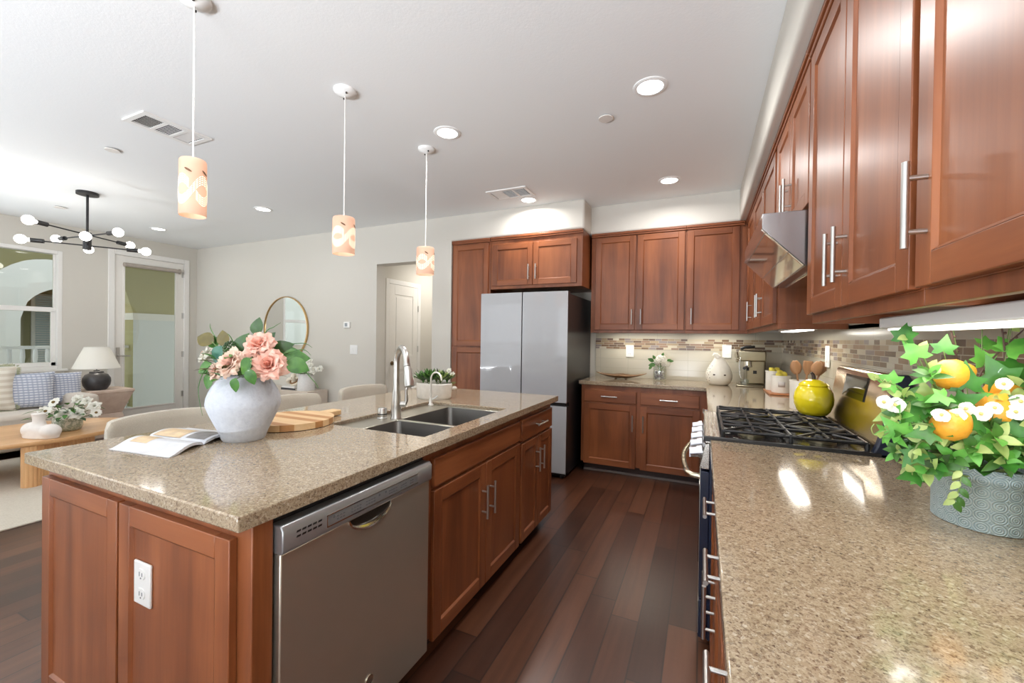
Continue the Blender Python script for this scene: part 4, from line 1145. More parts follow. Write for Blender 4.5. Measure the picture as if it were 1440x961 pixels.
# ------------------------------------------------------------------ chandelier
cx, cy = -5.655, 2.02
t = thing('chandelier', 'black sputnik chandelier with eight round lit bulbs in the living area', 'chandelier', (cx, cy, ZC))
b = MB(); b.lathe([(.085, 0), (.085, -.028), (.02, -.030), (0, -.030)], (cx, cy, ZC), 32); b.build('canopy', BLACK, t)
b = MB(); b.cyl((cx, cy, ZC - .02), (cx, cy, 2.30), .0105, 12); b.build('rod', BLACK, t)
b = MB(); b.lathe([(.0, 0), (.033, 0), (.033, .17), (.0, .17)], (cx, cy, 2.165), 24); b.build('hub', BLACK, t)
def garm(dx, dy, z, L1, L2):
    v = Vector((dx, dy, 0)).normalized(); c0 = Vector((cx, cy, z))
    for sg, L in ((1, L1), (-1, L2)):
        b = MB(); b.tube([c0 + v * sg * .02, c0 + v * sg * L], .0065, 10); b.tube([c0 + v * sg * (L - .005), c0 + v * sg * (L + .085)], .021, 16); ao = b.build('arm', BLACK, t)
        b = MB()
        pc = c0 + v * sg * (L + .085)
        b.tube([pc - v * sg * .01, pc + v * sg * .02, pc + v * sg * .035], [.014, .016, .022], 14); b.ball(pc + v * sg * .062, .042, 18, 12); b.build('bulb', BULB, ao)
    d = bpy.data.lights.new('bulb_light', 'POINT'); d.energy = .8; d.color = (1.0, .95, .88); d.shadow_soft_size = .05
    o = bpy.data.objects.new('bulb_light', d); COL.objects.link(o); o.location = c0 + v * (L1 + .26) + Vector((0, 0, .02)); o.parent = t; o.matrix_parent_inverse = Matrix.Translation(-t.location)
garm(.40, -.80, 2.315, .38, .34)
garm(-.98, -.10, 2.305, .38, .34)
garm(-.40, -.72, 2.205, .30, .30)
garm(.93, -.36, 2.225, .30, .26)

# ------------------------------------------------------------------ wall items
t = thing('thermostat', 'white thermostat with grey screen left of the doorway', 'thermostat', (-4.284, YM, 1.48))
b = MB(); b.box(-4.337, -4.232, YM - .026, YM, 1.436, 1.518); b.build('case', WHITE, t, bevel=.008, seg=3)
b = MB(); b.box(-4.31, -4.266, YM - .0275, YM - .0255, 1.455, 1.500); b.build('screen', plain('grey_screen', srgb(150, 156, 160), .3), t)
t = thing('light_switch', 'white double rocker switch plate below the thermostat', 'light switch', (-4.166, YM, 1.151))
b = MB(); b.box(-4.235, -4.105, YM - .007, YM, 1.09, 1.212); b.build('cover_plate', WHITE, t, bevel=.004)
for x in (-4.195, -4.145):
    b = MB(); b.box(x - .018, x + .018, YM - .011, YM - .006, 1.118, 1.184); b.build('rocker', WHITE, t, bevel=.002)
def bs_plate(label, axis, u, z, kind):
    t = thing('power_outlet' if kind == 'outlet' else 'light_switch', label, 'outlet' if kind == 'outlet' else 'light switch', (u if axis == 'y' else XR - .012, u if axis == 'x' else YB - .012, z))
    def bx(mb, a0, a1, d0, d1, c0, c1):
        if axis == 'y': mb.box(a0, a1, YB - .011 - d1, YB - .011 - d0, c0, c1)
        else: mb.box(XR - .011 - d1, XR - .011 - d0, a0, a1, c0, c1)
    b = MB(); bx(b, u - .042, u + .042, 0, .007, z - .065, z + .065); b.build('cover_plate', WHITE, t, bevel=.003)
    if kind == 'outlet':
        for dz in (-.03, .03):
            b = MB(); bx(b, u - .018, u + .018, .007, .009, z + dz - .017, z + dz + .017); so = b.build('socket', WHITE, t, bevel=.003)
            b = MB(); bx(b, u - .009, u - .006, .009, .0095, z + dz - .005, z + dz + .008); bx(b, u + .006, u + .009, .009, .0095, z + dz - .005, z + dz + .008); b.build('slot', SOCK, so)
    else:
        b = MB(); bx(b, u - .018, u + .018, .007, .011, z - .033, z + .033); b.build('rocker', WHITE, t, bevel=.002)
bs_plate('white outlet on the backsplash above the leaf tray and glass vase', 'y', -.728, 1.205, 'outlet')
bs_plate('white switch plate on the backsplash between the white pot and coffee machine', 'y', .223, 1.225, 'switch')
bs_plate('white switch plate on the right wall tile behind the range backguard', 'x', 3.07, 1.245, 'switch')
t = thing('wall_mirror', 'round wall mirror with thin gold frame behind the flowers', 'mirror', (-5.475, YM, 1.43))
b = MB(); n = 56; R1 = .462; mz = 1.425; mx_ = -5.475
b.xf = Matrix.Translation((mx_, YM - .001, mz)) @ Matrix.Rotation(radians(90), 4, 'X')
b.lathe([(R1, 0), (R1, .028), (R1 - .012, .030), (R1 - .014, .018), (R1 - .014, 0)], (0, 0, 0), n, cap=False); b.build('frame', plain('gold_frame', srgb(206, 172, 122), .3, .9), t)
b = MB(); b.xf = Matrix.Translation((mx_, YM - .001, mz)) @ Matrix.Rotation(radians(90), 4, 'X'); b.lathe([(R1 - .013, .004), (R1 - .013, .016), (0, .016)], (0, 0, 0), n); b.build('glass', MIRROR, t)

# ------------------------------------------------------------------ faucet, filter tap, air gap
t = thing('kitchen_faucet', 'tall gooseneck pull-down steel faucet at the island sink', 'faucet', (-1.465, 1.737, .897))
fx, fy, fz = -1.465, 1.737, .897; dv = Vector((.86, -.50, 0)).normalized()
b = MB(); b.lathe([(.030, 0), (.030, .006), (.026, .012), (.0255, .06), (.022, .13), (.0165, .16), (.0160, .20)], (fx, fy, fz), 24); b.build('body', NICKEL, t)
b = MB(); c0 = Vector((fx, fy, fz + .285)); Rg = .072
pts = [Vector((fx, fy, fz + .19)), Vector((fx, fy, fz + .24))] + [c0 + dv * Rg * (1 - cos(a)) + Vector((0, 0, Rg * sin(a) * 1.25)) for a in [pi * k / 14 * .96 for k in range(15)]]
b.tube(pts, .0155, 16); b.build('spout', NICKEL, t)
e0 = pts[-1]; dd_ = (pts[-1] - pts[-2]).normalized()
dd_ = (dd_ + dv * .18).normalized()
b = MB(); b.tube([e0, e0 + dd_ * .012], .0175, 16); b.tube([e0 + dd_ * .014, e0 + dd_ * .05, e0 + dd_ * .10, e0 + dd_ * .115], [.0165, .020, .026, .024], 18); b.build('spray_head', NICKEL, t)
b = MB(); lv = Vector((.75, .55, 0)).normalized(); p0 = Vector((fx, fy, fz + .075))
b.tube([p0, p0 + lv * .048], .016, 14); b.tube([p0 + lv * .042, p0 + lv * .052 + Vector((0, 0, .02)), p0 + lv * .050 + Vector((0, 0, .07)), p0 + lv * .058 + Vector((0, 0, .115))], [.011, .010, .007, .006], 12); b.build('lever', NICKEL, t)
t = thing('filter_tap', 'slim white gooseneck filter tap at the far side of the sink', 'faucet', (-1.555, 2.195, .897))
b = MB(); gx, gy, gz = -1.555, 2.17, .897
WTAP = plain('pale_tap', srgb(226, 222, 214), .25, .4)
b.lathe([(.018, 0), (.018, .008), (.012, .014), (.010, .05)], (gx, gy, gz), 18); b.build('body', WTAP, t)
b = MB(); c0 = Vector((gx, gy, gz + .165)); d2v = Vector((.9, -.2, 0)).normalized()
b.tube([Vector((gx, gy, gz + .045))] + [c0 + d2v * .048 * (1 - cos(a)) + Vector((0, 0, .048 * sin(a))) for a in [pi * k / 12 for k in range(13)]], .0055, 12); b.build('spout', WTAP, t)
b = MB(); b.tube([(gx, gy, gz + .035), (gx + .03, gy + .01, gz + .05), (gx + .042, gy + .014, gz + .062)], [.008, .006, .005], 10); b.build('lever', NICKEL, t)
t = thing('air_gap_cap', 'short round steel air gap cap left of the faucet', 'air gap', (-1.525, 1.70, .897))
b = MB(); b.lathe([(.027, 0), (.027, .006), (.023, .010), (.023, .052), (.019, .058), (0, .059)], (-1.525, 1.70, .897), 24); b.build('cap', NICKEL, t)
b = MB(); b.lathe([(.0235, .022), (.0237, .025), (.0235, .028)], (-1.525, 1.70, .897), 24, cap=False); b.build('vent_slot', BLACK, t)

# ------------------------------------------------------------------ plant helpers
def leaf(mb, p, d, n, L, W, m=0, curl=.25, fold=.25, seg=6, tip=1.0, rnd_tip=False):
    d = Vector(d).normalized(); n = Vector(n); n = (n - d * n.dot(d)).normalized(); s = d.cross(n); p = Vector(p)
    vs = []; fs = []
    for i in range(seg + 1):
        t_ = i / seg
        w_ = W * .5 * ((min(1, .25 + t_ * 1.6) * sqrt(max(0, 1 - max(0, (t_ - .5) / .5) ** 2.6)) * .98 + .02) if rnd_tip else (sin(pi * t_ ** (.8 * tip)) ** .9 if 0 < t_ < 1 else 0.0))
        ang = curl * t_ * 2
        c_ = p + d * L * t_ * (sin(ang) / ang if abs(ang) > 1e-4 else 1.0) - n * L * t_ * ((1 - cos(ang)) / ang if abs(ang) > 1e-4 else 0.0)
        for k in (-1, 0, 1):
            vs.append(c_ + s * w_ * k + n * abs(k) * w_ * fold)
    for i in range(seg):
        for k in range(2):
            a = i * 3 + k; fs.append((a, a + 1, a + 4, a + 3))
    mb.add(vs, fs, m, True)
IVY_OUT = [(0, 0), (.20, -.16), (.46, -.14), (.36, .08), (.58, .36), (.28, .42), (.0, 1.0), (-.28, .42), (-.58, .36), (-.36, .08), (-.46, -.14), (-.20, -.16)]
def ivy(mb, p, d, n, S, m=0, fold=.22):
    d = Vector(d).normalized(); n = Vector(n); n = (n - d * n.dot(d)).normalized(); s = d.cross(n); p = Vector(p)
    vs = [p + d * S * .22]; fs = []
    for (u, v) in IVY_OUT:
        vs.append(p + d * S * v + s * S * u + n * S * (abs(u) * fold - .25 * max(0, v) ** 2))
    k = len(IVY_OUT)
    for i in range(k): fs.append((0, 1 + i, 1 + (i + 1) % k))
    mb.add(vs, fs, m, True)
def petal(mb, c, ax, side, r, openness, W, m=0, n=5):
    """cupped petal rising from c along ax and leaning outward along side"""
    ax = Vector(ax).normalized(); side = (Vector(side) - ax * Vector(side).dot(ax)).normalized(); tn = ax.cross(side); c = Vector(c)
    def fn(u, v):
        th = openness * (.25 + .75 * u)
        rad = side * sin(th) + ax * cos(th)
        wv = (v - .5) * 2
        w_ = W * (.25 + .75 * min(1, u * 1.5)) * (1 if u < .75 else 1 - .55 * ((u - .75) / .25) ** 2)
        p = c + rad * r * u * (1 - .10 * wv * wv) + tn * wv * w_ * (1 + .08 * sin(u * 9 + wv * 4)) + (-side * .35 + ax * .15) * abs(wv) ** 2 * w_ * .8
        return p + ax * r * .07 * u * sin(wv * 6 + u * 4) - side * r * .10 * u * u
    mb.grid(fn, n, n, m)
def bloom(mb, c, ax, r, m_out=0, m_in=1, rings=((.18, 5, .62), (.42, 6, .80), (.70, 7, .95), (1.0, 8, 1.0), (1.35, 8, .95)), rnd=random):
    ax = Vector(ax).normalized(); s0 = ax.orthogonal().normalized(); c = Vector(c); ph = rnd.random() * 6
    for (op, k, sc) in rings:
        for i in range(k):
            a = 2 * pi * i / k + ph + op * 2
            sd = (Matrix.Rotation(a, 4, ax) @ s0)
            petal(mb, c - ax * r * .45, ax, sd, r * 1.25 * sc * (.88 + .24 * rnd.random()), op * (.88 + .24 * rnd.random()), r * .52 * sc, m_in if op < .5 else m_out)
def leafmat(name, c1, c2, rough=.42):
    m = NT(name); v = m.coord(); nz = m.noise(v, 30, 2)
    col = m.ramp(nz, [(.3, c1), (.7, c2)])
    m.P(color=col, rough=rough, coat=.1)
    tr = m.n('ShaderNodeBsdfTranslucent', {0: col}); mx = m.n('ShaderNodeMixShader', {0: .22})
    m.t.links.new(m.p.outputs[0], mx.inputs[1]); m.t.links.new(tr.outputs[0], mx.inputs[2]); m.t.links.new(mx.outputs[0], m.out.inputs[0])
    return m.mat
G_MID = leafmat('mid_green_leaf', srgb(50, 96, 34), srgb(80, 130, 50))
G_BRIGHT = leafmat('bright_ivy_leaf', srgb(84, 160, 62), srgb(122, 192, 84))
G_DEEP = leafmat('deep_ivy_leaf', srgb(46, 104, 36), srgb(70, 136, 50))
G_LIGHT = leafmat('yellow_green_leaf', srgb(150, 176, 92), srgb(190, 206, 132))
G_DARK = leafmat('dark_glossy_leaf', srgb(34, 60, 28), srgb(58, 92, 42), .3)
G_OLIVE = leafmat('olive_brown_leaf', srgb(78, 70, 26), srgb(104, 92, 38))
G_TEAL = leafmat('teal_leaf', srgb(58, 104, 92), srgb(84, 132, 112))
STEMG = plain('green_stem', srgb(96, 120, 60), .5, vary=.1)
STEMB = plain('brown_twig', srgb(74, 52, 44), .6, vary=.15)
PINK1 = leafmat('blush_petal', srgb(240, 190, 172), srgb(250, 214, 200), .6)
PINK2 = leafmat('coral_petal', srgb(230, 164, 144), srgb(246, 198, 180), .6)
CREAMP = leafmat('cream_petal', srgb(238, 206, 186), srgb(248, 226, 210), .6)
WHITEP = leafmat('white_petal', srgb(238, 236, 224), srgb(250, 249, 242), .6)

# ------------------------------------------------------------------ things on the island
VC = (-1.655, 1.058)
m_ = NT('chalky_white_ceramic'); v_ = m_.coord()
n1 = m_.noise(v_, 60, 4, .65); 
m_.P(color=m_.ramp(n1, [(.3, srgb(184, 189, 199)), (.7, srgb(198, 203, 211))]), rough=.8, normal=m_.bump(n1, .5, .005))
t = thing('flower_vase', 'chalky white round ceramic vase holding pink peonies on the island', 'vase', (VC[0], VC[1], .914))
b = MB(); b.lathe([(0, 0), (.070, 0), (.075, .006), (.082, .028), (.097, .062), (.116, .105), (.127, .135), (.1285, .148), (.126, .168), (.118, .192), (.106, .215), (.092, .237), (.080, .250), (.074, .256), (.068, .258), (.066, .24), (.08, .20), (0, .13)], (VC[0], VC[1], .914), 48)
b.build('body', m_.mat, t)
t = thing('flower_bouquet', 'bouquet of pink peonies and green leaves in the white island vase', 'flowers', (VC[0], VC[1], 1.06))
mouth = Vector((VC[0], VC[1], 1.165))
for (p, r, k) in PEONIES:
    p = Vector(p); ax = (p - Vector((VC[0] + .04, VC[1] + .10, 1.10))).normalized() + Vector((.15, -.55, .12)); rr = random.Random(int(abs(p.x) * 999))
    p = p + Vector((0, 0, .012)); b = MB(); bloom(b, p, ax, r * 1.22, 0, 1, rnd=rr)
    b.lathe([(0, -.006), (.006, 0), (0, .006)], tuple(p), 8, 1)
    f_ = b.build('peony', [(PINK1, PINK2), (CREAMP, PINK1), (WHITEP, PINK1)][k], t, label=['blush pink peony', 'cream peony', 'pale white peony'][k])
    b = MB(); q = p - ax.normalized() * r * .4; b.tube([q, (q + mouth) / 2 + Vector((0, 0, .01)), mouth - Vector((0, 0, .05))], .003, 8); b.build('stem', STEMG, f_)
LM = [G_MID, G_DARK, G_OLIVE, G_TEAL]
for i, (p, S, ang, k) in enumerate(BOUQUET_LEAVES):
    p = Vector(p); out = (p - mouth); b = MB()
    dirv = Vector((cos(radians(ang)) * .909, cos(radians(ang)) * .417, sin(radians(ang))))
    base = p - dirv * S * .5
    S *= 1.3; leaf(b, base, dirv, Vector((.30, -.85, .4)), S, S * .72, 0, .22, .15, 7)
    b.tube([base + dirv * S * .1, base * .5 + mouth * .5, mouth - Vector((0, 0, .04))], .0016, 6, 1)
    b.build('leaf', [LM[k], STEMG], t)
rr = random.Random(5)
b = MB()
for i in range(95):
    a = rr.random() * 2 * pi; h = rr.random(); R_ = .02 + .085 * sqrt(rr.random())
    p = mouth + Vector((R_ * cos(a), R_ * sin(a), .010 + .10 * h - .55 * max(0, R_ - .06)))
    d = Vector((cos(a) * (.5 + R_ * 6), sin(a) * (.5 + R_ * 6), .9 * rr.random() + .1))
    leaf(b, p, d, Vector((0, 0, 1)) + d * -.3, .045 + .025 * rr.random(), .026 + .012 * rr.random(), rr.choice((0, 0, 1, 2)), .3, .2, 5)
b.build('leaf_filler', [G_MID, G_DARK, G_OLIVE], t, stuff=True)
for v in BLADES:
    b = MB(); P_ = [Vector(q) for q in v]
    pts = []
    for i in range(13):
        u = i / 12 * (len(P_) - 1); k = min(int(u), len(P_) - 2); f = u - k
        p0 = P_[max(k - 1, 0)]; p1 = P_[k]; p2 = P_[k + 1]; p3 = P_[min(k + 2, len(P_) - 1)]
        pts.append(.5 * ((2 * p1) + (p2 - p0) * f + (2 * p0 - 5 * p1 + 4 * p2 - p3) * f * f + (3 * p1 - p0 - 3 * p2 + p3) * f ** 3))
    b.tube([mouth - Vector((0, 0, .03))] + pts, [.002] + [.0026 * (1 - i / 13) + .0005 for i in range(13)], 6); b.build('grass_blade', G_MID, t)
for (p, r) in BERRIES:
    b = MB(); p = Vector(p)
    for i in range(46):
        z = 1 - 2 * (i + .5) / 46; a = i * 2.39996; q = p + Vector((sqrt(1 - z * z) * cos(a), sqrt(1 - z * z) * sin(a), z)) * r
        b.ball(q, .0042, 6, 5)
    b.tube([p, mouth - Vector((0, 0, .02))], .002, 6); b.build('berry_cluster', G_DARK, t)

# open magazine
def paper_mat():
    m = NT('printed_page'); v = m.coord()
    nz = m.noise(v, 14, 2); lines = m.n('ShaderNodeTexWave', {'Vector': v, 'Scale': 34.0, 'Distortion': .3, 'Detail': 1.0}, bands_direction='X').outputs[1]
    txt = m.math('MULTIPLY', m.math('GREATER_THAN', lines, .72), m.math('GREATER_THAN', nz, .54))
    m.P(color=m.mix(m.math('MULTIPLY', txt, .25), srgb(216, 218, 224), srgb(160, 158, 156)), rough=.3, coat=.2); return m.mat
PAPER = paper_mat(); PAPER0 = plain('page_edges', srgb(232, 232, 236), .6, vary=.03)
PIC = plain('page_photo_warm', srgb(206, 178, 140), .3, vary=.25, scale=40); PIC2 = plain('page_photo_grey', srgb(112, 108, 106), .3, vary=.3, scale=30)
t = thing('magazine', 'open glossy magazine lying left of the white vase on the island', 'magazine', (-1.83, .92, .914))
Bp = Vector((-1.690, .930, .914)); hv = Vector((-.99, -.13, 0)).normalized(); wv = Vector((-.30, .954, 0)).normalized()
wl = Vector((.49, -.87, 0)).normalized()
def page_z(u): return .004 + .020 * sin(pi * min(1, u * 1.05)) * (1 - u) ** .5 + .006 * (1 - u)
for nm, dvec, Wp in (('left_page', wl, .175), ('right_page', wv, .18)):
    b = MB(); n = 14; top = []; H_ = .30
    for i in range(n + 1):
        u = i / n; q = Bp + dvec * Wp * u
        top.append((q, page_z(u) if i else .003))
    vs = []; fs = []
    for (q, z) in top:
        for h_ in (0, H_): vs += [q + hv * h_ + Vector((0, 0, z)), q + hv * h_ + Vector((0, 0, max(.0008, z - .010 * min(1, z / .012))))]
    for i in range(n):
        a = i * 4; c_ = a + 4
        fs += [(a, c_, c_ + 2, a + 2), (a + 1, a + 3, c_ + 3, c_ + 1), (a, a + 1, c_ + 1, c_), (a + 2, c_ + 2, c_ + 3, a + 3)]
    fs += [(0, 2, 3, 1), (n * 4, n * 4 + 1, n * 4 + 3, n * 4 + 2)]
    b.add(vs, fs, 0, False)
    o = b.build(nm, PAPER, t)
    b = MB()
    spans = [(.12, .62, .62, .92, 0)] if nm == 'left_page' else [(.05, .55, .45, .95, 0), (.08, .8, .05, .38, 1)]
    for (u0, u1, h0, h1, mi) in spans:
        def fn(a, c, u0=u0, u1=u1, h0=h0, h1=h1): 
            u = u0 + (u1 - u0) * a; return Bp + dvec * Wp * u + hv * H_ * (h0 + (h1 - h0) * c) + Vector((0, 0, page_z(u) + .0008))
        b.grid(fn, 10, 1, mi, False)
    b.build('page_photo', [PIC, PIC2], o)

# round cutting board with handle
t = thing('cutting_board', 'round striped wooden cutting board with handle behind the vase', 'cutting board', (-1.745, 1.335, .914))
bc = Vector((-1.745, 1.335, 0)); R_ = .185
outl = [(bc.x + R_ * cos(a), bc.y + R_ * sin(a)) for a in [2 * pi * k / 60 for k in range(60)]]
ha = radians(84); hw_ = .032
b = MB(); z0, z1 = .9165, .944
# strips glued side by side, alternating woods
ns = 9
for k in range(ns):
    y0 = bc.y - R_ + 2 * R_ * k / ns; y1 = bc.y - R_ + 2 * R_ * (k + 1) / ns
    L_ = []; Rr = []
    for i in range(7):
        y = y0 + (y1 - y0) * i / 6; d_ = sqrt(max(0, R_ ** 2 - (y - bc.y) ** 2))
        L_.append((bc.x - d_, y)); Rr.append((bc.x + d_, y))
    b.prism(Rr + L_[::-1], 'z', z0, z1, 1 if k in (1, 4, 6) else 0)
b.build('board', [BOARDWOOD, BOARDDARK], t)
b = MB(); b.box(bc.x - hw_, bc.x + hw_, bc.y + R_ - .012, bc.y + R_ + .085, z0, z1); b.build('handle', BOARDWOOD, t, bevel=.006, seg=3)
b = MB()
for a in (0.6, 2.2, 3.8, 5.4): b.lathe([(.012, 0), (.012, .0026)], (bc.x + .14 * cos(a), bc.y + .14 * sin(a), .914), 12)
b.build('rubber_foot', BLACK, t)

# succulent planter behind the sink
PCX, PCY = -1.665, 2.36
t = thing('oval_planter', 'whitewashed oval wooden planter behind the island sink', 'planter', (PCX, PCY, .914))
WW = plain('whitewashed_wood', srgb(226, 222, 214), .7, vary=.06, scale=40, bump=.2)
b = MB(); b.lathe([(0, 0), (.118, 0), (.126, .01), (.132, .10), (.126, .105), (.120, .09), (.0, .085)], (PCX, PCY, .914), 40, sy=.72); b.build('body', WW, t)
rv = Vector((.909, .417, 0))
for sg in (-1, 1):
    b = MB(); q = Vector((PCX, PCY, .914 + .07)) + rv * sg * .115; b.ball(q + rv * sg * .02, .022, 14, 8, sc=(1, 1, .6)); b.build('handle', WW, t)
t = thing('succulent_plants', 'green succulents with white flowers in the whitewashed planter', 'plant', (PCX, PCY, .999))
rr = random.Random(11)
for k, (dx, dy, S, nm) in enumerate([(-.075, .0, .058, 0), (-.02, -.03, .075, 0), (.045, -.01, .07, 1), (.01, .035, .06, 1), (.085, .02, .05, 0), (-.05, .04, .05, 1)]):
    b = MB(); c_ = Vector((PCX, PCY, 1.0)) + rv * dx + Vector((-.417, .909, 0)) * dy
    for ring, (nn, el) in enumerate(((5, 1.25), (8, .9), (11, .5), (12, .2))):
        for i in range(nn):
            a = 2 * pi * i / nn + ring * .4
            d = Vector((cos(a) * cos(el), sin(a) * cos(el), sin(el)))
            leaf(b, c_ + Vector((0, 0, .012 + .008 * ring)), d, Vector((-cos(a) * sin(el), -sin(a) * sin(el), cos(el))), 1.3 * S * (1.0 + .1 * ring) * (.9 + .2 * rr.random()), S * .36, (i + ring) % 2, -.25, .3, 5)
    b.build('rosette', [(G_MID, G_DARK), (G_DARK, G_LIGHT)][nm], t)
for (dx, dz) in ((.10, .10), (.125, .075), (-.135, .055)):
    p = Vector((PCX, PCY, 1.0 + dz)) + rv * dx
    b = MB(); bloom(b, p, Vector((.3, -.6, .6)), .024, 0, 0, ((.3, 3, .8), (.8, 5, 1.0)), rr); b.tube([p, p * .4 + Vector((PCX, PCY, 1.0)) * .6, (PCX, PCY, .99)], .002, 6, 1); b.build('white_flower', [WHITEP, STEMG], t)
b = MB()
for i in range(10):
    d = rv * (.6 + .3 * rr.random()) + Vector((0, 0, .5 * rr.random())) + Vector((.2, -.3, 0)) * rr.random(); p = Vector((PCX, PCY, 1.0)) + rv * .08
    b.tube([p, p + d * .05, p + d * .085 + Vector((0, 0, -.01))], [.0018, .0014, .0006], 5)
b.build('trailing_stems', STEMG, t)

# ------------------------------------------------------------------ counter stools
def stool(cx, cy, label):
    """cx, cy: centre of the seat; the gently curved back stands on the far side from the island"""
    t = thing('counter_stool', label, 'stool', (cx, cy, 0), 'cream counter stools along the island')
    b = MB(); n = 26; K = 16; secs = []
    zb, zt, hw, th = .60, .936, .245, .034
    for i in range(n + 1):
        q = (i / n - .5) * 2
        y = cy + hw * (abs(q) ** .9) * (1 if q > 0 else -1)
        x = cx - .175 + .075 * abs(q) ** 2.6
        e = min(1.0, (1 - abs(q)) * 9)
        zt_ = zt - .030 * (1 - e) ** 2 - .012 * q * q; zb_ = zb + .03 * (1 - e) ** 2
        sec = []
        for k in range(K):
            w_ = 2 * pi * k / K; c_, s_ = cos(w_), sin(w_)
            sec.append((x + th * (.45 + .55 * e ** .5) * (abs(c_) ** .55) * (1 if c_ > 0 else -1), y, (zb_ + zt_) / 2 + (zt_ - zb_) / 2 * (abs(s_) ** .3) * (1 if s_ > 0 else -1)))
        secs.append(sec)
    vs = [p for s_ in secs for p in s_]; fs = []
    for i in range(n):
        for k in range(K):
            j = (k + 1) % K; fs.append((i * K + k, i * K + j, (i + 1) * K + j, (i + 1) * K + k))
    fs += [tuple(range(K))[::-1], tuple(range(n * K, n * K + K))]
    b.add(vs, fs, 0, True); b.build('backrest', STOOLFAB, t)
    b = MB(); b.lathe([(0, .56), (.185, .56), (.20, .575), (.202, .63), (.185, .655), (0, .662)], (cx, cy, 0), 36, sy=1.08); b.build('seat', STOOLFAB, t)
    for sx_ in (-1, 1):
        for sy_ in (-1, 1):
            b = MB(); b.tube([(cx + sx_ * .14, cy + sy_ * .15, .565), (cx + sx_ * .18, cy + sy_ * .19, 0)], [.019, .013], 12); b.build('leg', DARKWOOD, t)
    b = MB()
    for q in range(4):
        p = [(-1, -1), (1, -1), (1, 1), (-1, 1)]; k = .1665; k2 = .1765
        b.tube([(cx + p[q][0] * k, cy + p[q][1] * k2, .19), (cx + p[(q + 1) % 4][0] * k, cy + p[(q + 1) % 4][1] * k2, .19)], .009, 8)
    b.build('footrest', NICKEL, t)
    return t
s1 = stool(-2.335, 1.18, 'nearest cream counter stool, beside the open magazine')
dup(s1, (0, .665, 0), 'middle cream counter stool, right of the white flower vase')
dup(s1, (0, 1.335, 0), 'farthest cream counter stool, left of the kitchen faucet')

# ------------------------------------------------------------------ back worktop items
t = thing('leaf_tray', 'long boat-shaped bronze leaf tray on the back worktop', 'tray', (-.785, 4.50, .914))
LTW = plain('bronze_leaf', srgb(134, 104, 76), .32, .5, vary=.2, scale=60)
b = MB()
def boat(u, v, off=0.0):
    s_ = (u - .5) * 2; w_ = .105 * (1 - abs(s_) ** 2.2) + .001
    q = (v - .5) * 2
    z = .923 + .058 * abs(s_) ** 2.0 + .040 * q * q * (1 - abs(s_)) + .006 * (1 - abs(q)) * 0
    return (-.785 + s_ * .26, 4.50 + q * w_ + .02 * s_, z + off)
b.grid(lambda u, v: boat(u, v), 28, 8); b.build('tray', LTW, t, solid=.006)
b = MB()
for x in (-.84, -.73):
    for y in (4.48, 4.52): b.cyl((x, y, .914), (x, y, .922), .009, 10)
b.build('foot', LTW, t)
b = MB(); b.tube([boat(u, .5, .005) for u in [k / 20 for k in range(1, 20)]], .003, 6); b.build('vein', plain('pale_vein', srgb(206, 184, 150), .35, .4), t)

VG = glass_mat('clear_vase_glass', .2)
t = thing('glass_vase', 'small glass vase of pebbles and white hydrangeas on back worktop', 'vase', (-.40, 4.55, .914))
b = MB(); b.lathe([(.0, .003), (.060, .003), (.064, .006), (.064, .150), (.060, .150), (.060, .012), (0, .011)], (-.40, 4.55, .914), 32); b.build('glass', VG, t)
b = MB(); rr = random.Random(3)
for i in range(95):
    a = rr.random() * 2 * pi; q = .045 * sqrt(rr.random()); b.ball((-.40 + q * cos(a), 4.55 + q * sin(a), .933 + rr.random() * .075), .009 + .004 * rr.random(), 7, 5, rr.choice((0, 0, 1)))
b.build('pebble_fill', [plain('pale_pebble', srgb(206, 202, 200), .5), plain('grey_pebble', srgb(150, 142, 146), .5)], t, stuff=True)
t = thing('hydrangea_bunch', 'white hydrangea blooms with green leaves in the small glass vase', 'flowers', (-.40, 4.55, 1.03))
for (dx, dy, dz, r) in ((.012, -.01, .205, .058), (-.035, .03, .185, .042), (.055, .01, .170, .040)):
    b = MB(); c_ = Vector((-.40 + dx, 4.55 + dy, .914 + dz))
    for i in range(70):
        z = 1 - 1.5 * (i + .5) / 70; a = i * 2.39996; nrm = Vector((sqrt(max(0, 1 - z * z)) * cos(a), sqrt(max(0, 1 - z * z)) * sin(a), z)); p = c_ + nrm * r
        tn = nrm.orthogonal().normalized()
        for k in range(4):
            d = Matrix.Rotation(pi / 2 * k + i, 4, nrm) @ tn
            leaf(b, p, d + nrm * .25, nrm, .015, .013, 0, .2, .1, 2)
    b.tube([c_, (-.40, 4.55, 1.0)], .004, 6, 1); b.build('bloom', [WHITEP, STEMG], t)
for (dx, dz, ang, S) in ((-.085, .21, 150, .07), (-.075, .16, 185, .075), (-.055, .24, 120, .05), (.09, .215, 30, .045), (.115, .205, 10, .045), (.03, .27, 70, .045), (-.09, .13, 230, .05)):
    b = MB(); d = Vector((cos(radians(ang)), -.25, sin(radians(ang)))); p = Vector((-.40 + dx, 4.52, .914 + dz)) - d.normalized() * S * .5
    leaf(b, p, d, Vector((0, -1, .4)), S, S * .6, 0, .2, .2, 6); b.tube([p + d * .005, (-.40, 4.55, 1.05)], .002, 6, 1); b.build('leaf', [G_MID, STEMG], t)

